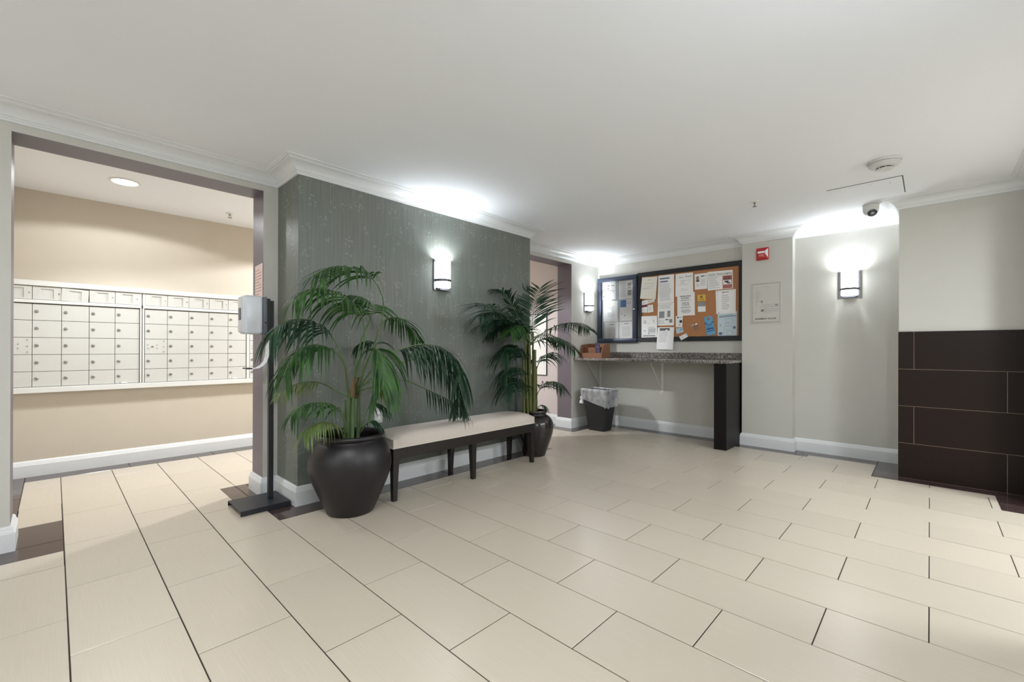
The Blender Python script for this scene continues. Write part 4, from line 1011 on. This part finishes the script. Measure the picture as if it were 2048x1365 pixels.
o, q = ksheet('pinned_paper', [(1552, 259), (1846, 233), (1848, 450), (1555, 478)], .002, 'wide Illegal Trash Dumping notice with a video warning picture', 'notice')
lines(o, q, [('ILLEGAL TRASH DUMPING', .04, .98, .11, .24)], 'ink_grey', 'lettering'); lines(o, q, para(.04, .5, .3, .94, 10, .4), 'ink_light')
lines(o, q, [(.6, .97, .28, .97)], 'ink_red', 'picture'); lines(o, q, [(.62, .95, .52, .76)], 'paper', 'picture_panel', 1.5)
lines(o, q, [('24 HR', .66, .9, .32, .4), ('VIDEO', .64, .94, .42, .51)], 'ink_black', 'picture_lettering', 2)
lines(o, q, [(.68, .84, .56, .64), (.76, .8, .64, .7), (.8, .9, .66, .72)], 'ink_black', 'picture_camera', 2)
o, q = ksheet('pinned_paper', [(1195, 511), (1400, 493), (1403, 765), (1198, 775)], .003, 'Parking Space For Rent sheet in bold type on the cork board', 'notice')
lines(o, q, [('PARKING SPACE', .17, .8, .12, .18), ('FOR RENT', .24, .7, .21, .27), ('AVAILABLE OCT 1', .19, .77, .31, .35), ('LEVEL B6', .28, .68, .42, .48), ('OF GARAGE', .27, .69, .51, .56),
             ('$60 PER MONTH', .22, .76, .62, .67)], 'ink_black', 'lettering'); lines(o, q, [(.24, .72, .74, .765), (.22, .78, .8, .825), (.28, .7, .86, .88)], 'ink_grey')
o, q = ksheet('pinned_paper', [(1646, 479), (1882, 459), (1880, 742), (1653, 752)], .004, 'letter with a thin ruled frame and blue pins on the cork board', 'letter')
lines(o, q, frame_rect(.08, .93, .05, .95, .006)+para(.3, .72, .22, .86, 8, .4), 'ink_light'); lines(o, q, [(.32, .66, .08, .11), (.34, .4, .075, .13)], 'ink_grey', 'heading'); lines(o, q, [(.07, .12, .04, .065), (.11, .17, .955, .985)], 'ink_blue', 'pin')
o, q = ksheet('pinned_paper', [(1670, 745), (1895, 716), (1893, 1003), (1670, 1008)], .0015, 'pale blue infographic sheet with boxes on the cork board', 'notice', 'paper_blue')
lines(o, q, [(.08, .98, .17, .2), (.08, .8, .12, .14)], 'ink_navy', 'heading')
lines(o, q, frame_rect(.42, .78, .27, .45, .01)+frame_rect(.38, .6, .46, .56, .01)+frame_rect(.36, .78, .6, .76, .01)+frame_rect(.48, .78, .8, .97, .01)+[(.12, .16, .48, .6), (.3, .34, .85, .9)], 'ink_grey')
pm = MB(); disc(pm, .88, .67, .07, .06, OFF); disc(pm, .15, .9, .1, .07, OFF); part('emblem', pm, 'ink_navy', o, fixn=False)
o, q = ksheet('pinned_card', [(1433, 528), (1527, 521), (1530, 599), (1436, 604)], .002, 'yellow business card pinned to the cork', 'card', 'ink_yellow')
lines(o, q, [(.35, .45, .2, .55), (.52, .62, .18, .5), (.2, .8, .72, .78)], 'ink_brown')
o, q = ksheet('pinned_card', [(1436, 612), (1527, 608), (1529, 724), (1439, 728)], .002, 'grey and white business card under the yellow one', 'card')
lines(o, q, [(0, 1, 0, .45)], 'ink_grey', 'picture')
# blue hang tag with a round hole
q4 = [on(x, y, XK-.002) for x, y in ((1508, 790), (1605, 772), (1645, 985), (1545, 1008))]
bm = bmesh.new()
outer = [bm.verts.new(bil(q4, s, t)) for s, t in ((0, 0), (.5, 0), (1, 0), (1, .13), (1, .26), (.5, .26), (0, .26), (0, .13))]
inner = [bm.verts.new(bil(q4, .5+.17*a, .13+.07*b_)) for a, b_ in ((-.7, -.7), (0, -1), (.7, -.7), (1, 0), (.7, .7), (0, 1), (-.7, .7), (-1, 0))]
for k in range(8): bm.faces.new((outer[k], outer[(k+1) % 8], inner[(k+1) % 8], inner[k]))
lo_ = [bm.verts.new(bil(q4, s, t)) for s, t in ((0, 1), (1, 1))]
bm.faces.new((outer[6], outer[5], outer[4], lo_[1], lo_[0]))
r_ = bmesh.ops.extrude_face_region(bm, geom=bm.faces[:])
for v in [e for e in r_['geom'] if isinstance(e, bmesh.types.BMVert)]: v.co.x -= .0008
ht = part('door_hanger', MB().bm(bm), 'tag_blue', None); tag(ht, 'tilted blue door hanger with a round hole pinned to the cork', 'door hanger', G2)
lines(ht, [p+Vector((-.001, 0, 0)) for p in q4], [(.0, .2, .3, .38), (.8, .98, .3, .38), (.15, .85, .42, .46), (.1, .9, .54, .56), (.1, .9, .62, .7), (.1, .92, .75, .8)], 'tag_dark')
# crumpled foil ribbon
fb = MB(); cc = on(1405, 895, XK-.012)
for k in range(9):
    a = k*2.4; r1 = .035+.03*random.random(); ca, sa = math.cos(a), math.sin(a)
    p1 = cc+Vector((-.004-.012*random.random(), ca*r1, sa*r1*.8)); p2 = cc+Vector((.006, math.cos(a+.5)*r1*.8, math.sin(a+.5)*r1*.8)); p3 = cc+Vector((-.012, ca*.01, sa*.01))
    fb.prism([tuple(p3), tuple(p1), tuple(p2)], (.0012, 0, 0))
fo = part('foil_ribbon', fb, 'foil', None); tag(fo, 'crumpled silver foil scrap pinned to the bare cork', 'foil', G2)
# small notes at the left
o, q = ksheet('pinned_card', [(835, 588), (935, 576), (931, 606), (842, 634)], .001, 'pale slip tucked under the askew letter', 'card', 'paper_warm'); lines(o, q, [(.1, .9, .35, .5), (.2, .5, .6, .7)], 'ink_light')
o, q = ksheet('pinned_card', [(782, 602), (850, 584), (846, 690), (776, 698)], .002, 'white card with a maroon band on the cork', 'card'); lines(o, q, [(0, 1, .5, .78)], 'ink_maroon', 'band'); lines(o, q, [(.2, .8, .2, .28), (.2, .6, .35, .4)], 'ink_light')
o, q = ksheet('pinned_card', [(768, 692), (846, 676), (843, 736), (765, 734)], .003, 'white card below the maroon banded one', 'card'); lines(o, q, [(.2, .8, .4, .5)], 'ink_light')
o, q = ksheet('pinned_card', [(850, 652), (910, 641), (918, 725), (850, 738)], .002, 'small tilted receipt beside the maroon banded card', 'card'); lines(o, q, para(.15, .85, .12, .85, 6), 'ink_light')
o, q = ksheet('pinned_paper', [(778, 779), (960, 771), (958, 1022), (778, 1028)], .017, 'flyer with a line drawing and grey footer bar on the cork board', 'flyer')
lines(o, q, [(.1, .9, .9, .95), (.44, .85, .52, .54)], 'ink_grey'); lines(o, q, [(.16, .3, .2, .34), (.1, .6, .34, .355), (.14, .3, .66, .72), (.44, .92, .58, .78), (.76, .82, .18, .32)], 'ink_light', 'drawing'); lines(o, q, [(.44, .54, .8, .85), (.64, .7, .8, .84), (.8, .86, .8, .84)], 'ink_grey', 'icons')
o, q = ksheet('pinned_paper', [(972, 633), (1160, 619), (1158, 884), (960, 888)], .002, 'newsletter sheet with two grey pictures on the cork board', 'paper')
lines(o, q, para(.1, .9, .06, .26, 4), 'ink_light'); lines(o, q, [(.1, .42, .36, .66), (.6, .78, .34, .62), (.72, .9, .72, .88)], 'ink_grey', 'picture'); lines(o, q, [(.5, .66, .72, .76)], 'ink_black', 'heading'); lines(o, q, para(.1, .45, .76, .95, 4), 'ink_light', 'caption')
o, q = ksheet('pinned_paper', [(966, 909), (1162, 905), (1145, 1170), (952, 1165)], .018, 'sheet with a black heading hanging over the board frame', 'paper')
lines(o, q, [(.14, .74, .045, .095), (.14, .5, .105, .15), (.62, .74, .11, .15)], 'ink_black', 'heading'); lines(o, q, para(.12, .66, .2, .7, 8, .3), 'ink_light')
o, q = ksheet('pinned_paper', [(1180, 777), (1262, 766), (1255, 905), (1178, 908)], .002, 'narrow leaflet with a black logo under the parking sheet', 'leaflet')
lines(o, q, [(.56, .92, .4, .62), (.2, .4, .08, .2), (.5, .62, .76, .84)], 'ink_black', 'logo'); lines(o, q, [(.45, .9, .12, .2), (.4, .5, .5, .54)], 'ink_light')
o, q = ksheet('pinned_card', [(1180, 920), (1262, 909), (1268, 964), (1188, 985)], .002, 'pale blue business card on the cork below the narrow leaflet', 'card', 'paper_blue'); lines(o, q, [(.6, .9, .2, .5), (.5, .7, .6, .68)], 'tag_blue')
o, q = ksheet('pinned_card', [(1218, 1018), (1302, 975), (1325, 1015), (1242, 1060)], .018, 'tilted white business card overlapping the black frame', 'card'); lines(o, q, [(.8, 1, 0, .8)], 'paper_blue', 'band'); lines(o, q, [(.15, .5, .4, .48), (.15, .4, .6, .66)], 'ink_light')

# ------------------------------------------------------------------ floor plan sign and fire alarm on the column
XS = XC
sy0, sy1, sz0, sz1 = 1.138, 1.436, 1.348, 1.795
fp = part('floor_plan_sign', MB().rbox(XS-.006, XS-.0005, sy0, sy1, sz0, sz1, .002, 1), 'sign_plate', None); tag(fp, 'framed Basement Floor plan sign on the column', 'sign')
Q = [Vector((XS-.0065, sy1, sz1)), Vector((XS-.0065, sy0, sz1)), Vector((XS-.0065, sy0, sz0)), Vector((XS-.0065, sy1, sz0))]
lines(fp, Q, frame_rect(.05, .95, .035, .97, .006), 'ink_black', 'border')
lines(fp, Q, [('BASEMENT FLOOR', .16, .84, .87, .905)], 'ink_black', 'lettering')
pl2 = [(.38, .64, .12, .125), (.9, .905, .2, .36), (.14, .145, .24, .4)]
for k in range(9): pl2 += [(.2, .27, .22+k*.028, .224+k*.028)]
pl2 += [(.2, .203, .22, .62), (.28, .283, .22, .44), (.30, .36, .27, .273), (.34, .343, .27, .36)]
pl2 += [(.18, .42, .46, .465), (.18, .183, .46, .58), (.34, .40, .44, .5), (.35, .355, .5, .72), (.37, .44, .66, .7), (.05, .18, .725, .73)]
pl2 += [(.42, .9, .545, .55), (.42, .9, .6, .605), (.42, .9, .65, .655), (.42, .9, .705, .71)]
for k in range(10): pl2 += [(.42+k*.052, .424+k*.052, .545, .6), (.42+k*.052, .424+k*.052, .65, .71)]
pl2 += [(.8, .88, .55, .59), (.34, .41, .67, .72), (.42, .7, .74, .744)]
lines(fp, Q, [p for p in pl2 if p[0] < .415], 'ink_grey', 'plan_wing'); lines(fp, Q, [p for p in pl2 if p[0] >= .415 and p[2] > .5 and p[2] < .73], 'ink_grey', 'plan_wing'); lines(fp, Q, [(.9, .905, .2, .36)], 'ink_grey', 'plan_note'); lines(fp, Q, [(.42, .7, .74, .744)], 'ink_grey', 'plan_note')
ay0, ay1, az0, az1 = 1.259, 1.38, 2.038, 2.17
fa = thing('fire_alarm', 'red wall fire alarm strobe with white reflector on the column', 'fire alarm', (XS-.02, (ay0+ay1)/2, az0))
part('back_box', MB().rbox(XS-.014, XS-.0005, ay0, ay1, az0, az1, .003, 2), 'alarm_red', fa)
am, aw = (ay0+ay1)/2, (ay1-ay0)
bd = MB(); x1_, x0_ = XS-.014, XS-.044
bd.add([(x1_, ay1-.006, az0+.006), (x1_, ay0+.006, az0+.006), (x1_, ay0+.006, az1-.006), (x1_, ay1-.006, az1-.006),
        (x0_, ay1-.03, az0+.02), (x0_, ay0+.03, az0+.02), (x0_, ay0+.03, az0+.075), (x0_, ay1-.03, az0+.075)],
       ((0, 1, 5, 4), (1, 2, 6, 5), (2, 3, 7, 6), (3, 0, 4, 7), (4, 5, 6, 7), (3, 2, 1, 0)))
hb = part('housing', bd, 'alarm_red', fa)
part('strobe_lens', MB().rbox(XS-.047, XS-.03, ay0+.034, ay1-.02, az0+.068, az0+.092, .004, 2), 'alarm_lens', fa, smooth=40)
part('reflector', MB().prism([(XS-.0425, ay0+.03, az0+.066), (XS-.0425, ay0+.03, az0+.09), (XS-.018, ay0+.004, az1-.012), (XS-.018, ay0+.004, az0+.02)], (-.004, 0, 0)), 'alarm_lens', fa)
tq = [Vector((x0_-.0006, ay1-.035, az0+.06)), Vector((x0_-.0006, ay0+.035, az0+.06)), Vector((x0_-.0006, ay0+.035, az0+.025)), Vector((x0_-.0006, ay1-.035, az0+.025))]
lines(fa, tq, [('FIRE', .0, 1, .1, .8)], 'ink_pink', 'lettering')

# outlet on the wallpaper
ot = thing('wall_outlet', 'grey wall outlet low on the wallpaper behind the urn', 'outlet', (1.735, YG-.003, .49))
part('cover_plate', MB().rbox(1.70, 1.77, YG-.006, YG-.0005, .488, .602, .002, 1), 'outlet_grey', ot)
for z in (.525, .567): part('socket', MB().rbox(1.719, 1.751, YG-.009, YG-.005, z-.013, z+.013, .002, 1), 'paper', ot)

# framed white board on the mauve corridor wall
fbx = thing('wall_frame', 'white poster in a thin dark frame on the mauve corridor wall', 'poster', (PKX-.01, 4.26, .68))
part('frame', MB().rbox(PKX-.014, PKX-.001, 4.0, 4.55, .675, 1.575, .002, 1), 'board_dark', fbx)
part('sheet', MB().box(PKX-.0155, PKX-.0142, 4.012, 4.538, .687, 1.563), 'paper', fbx)
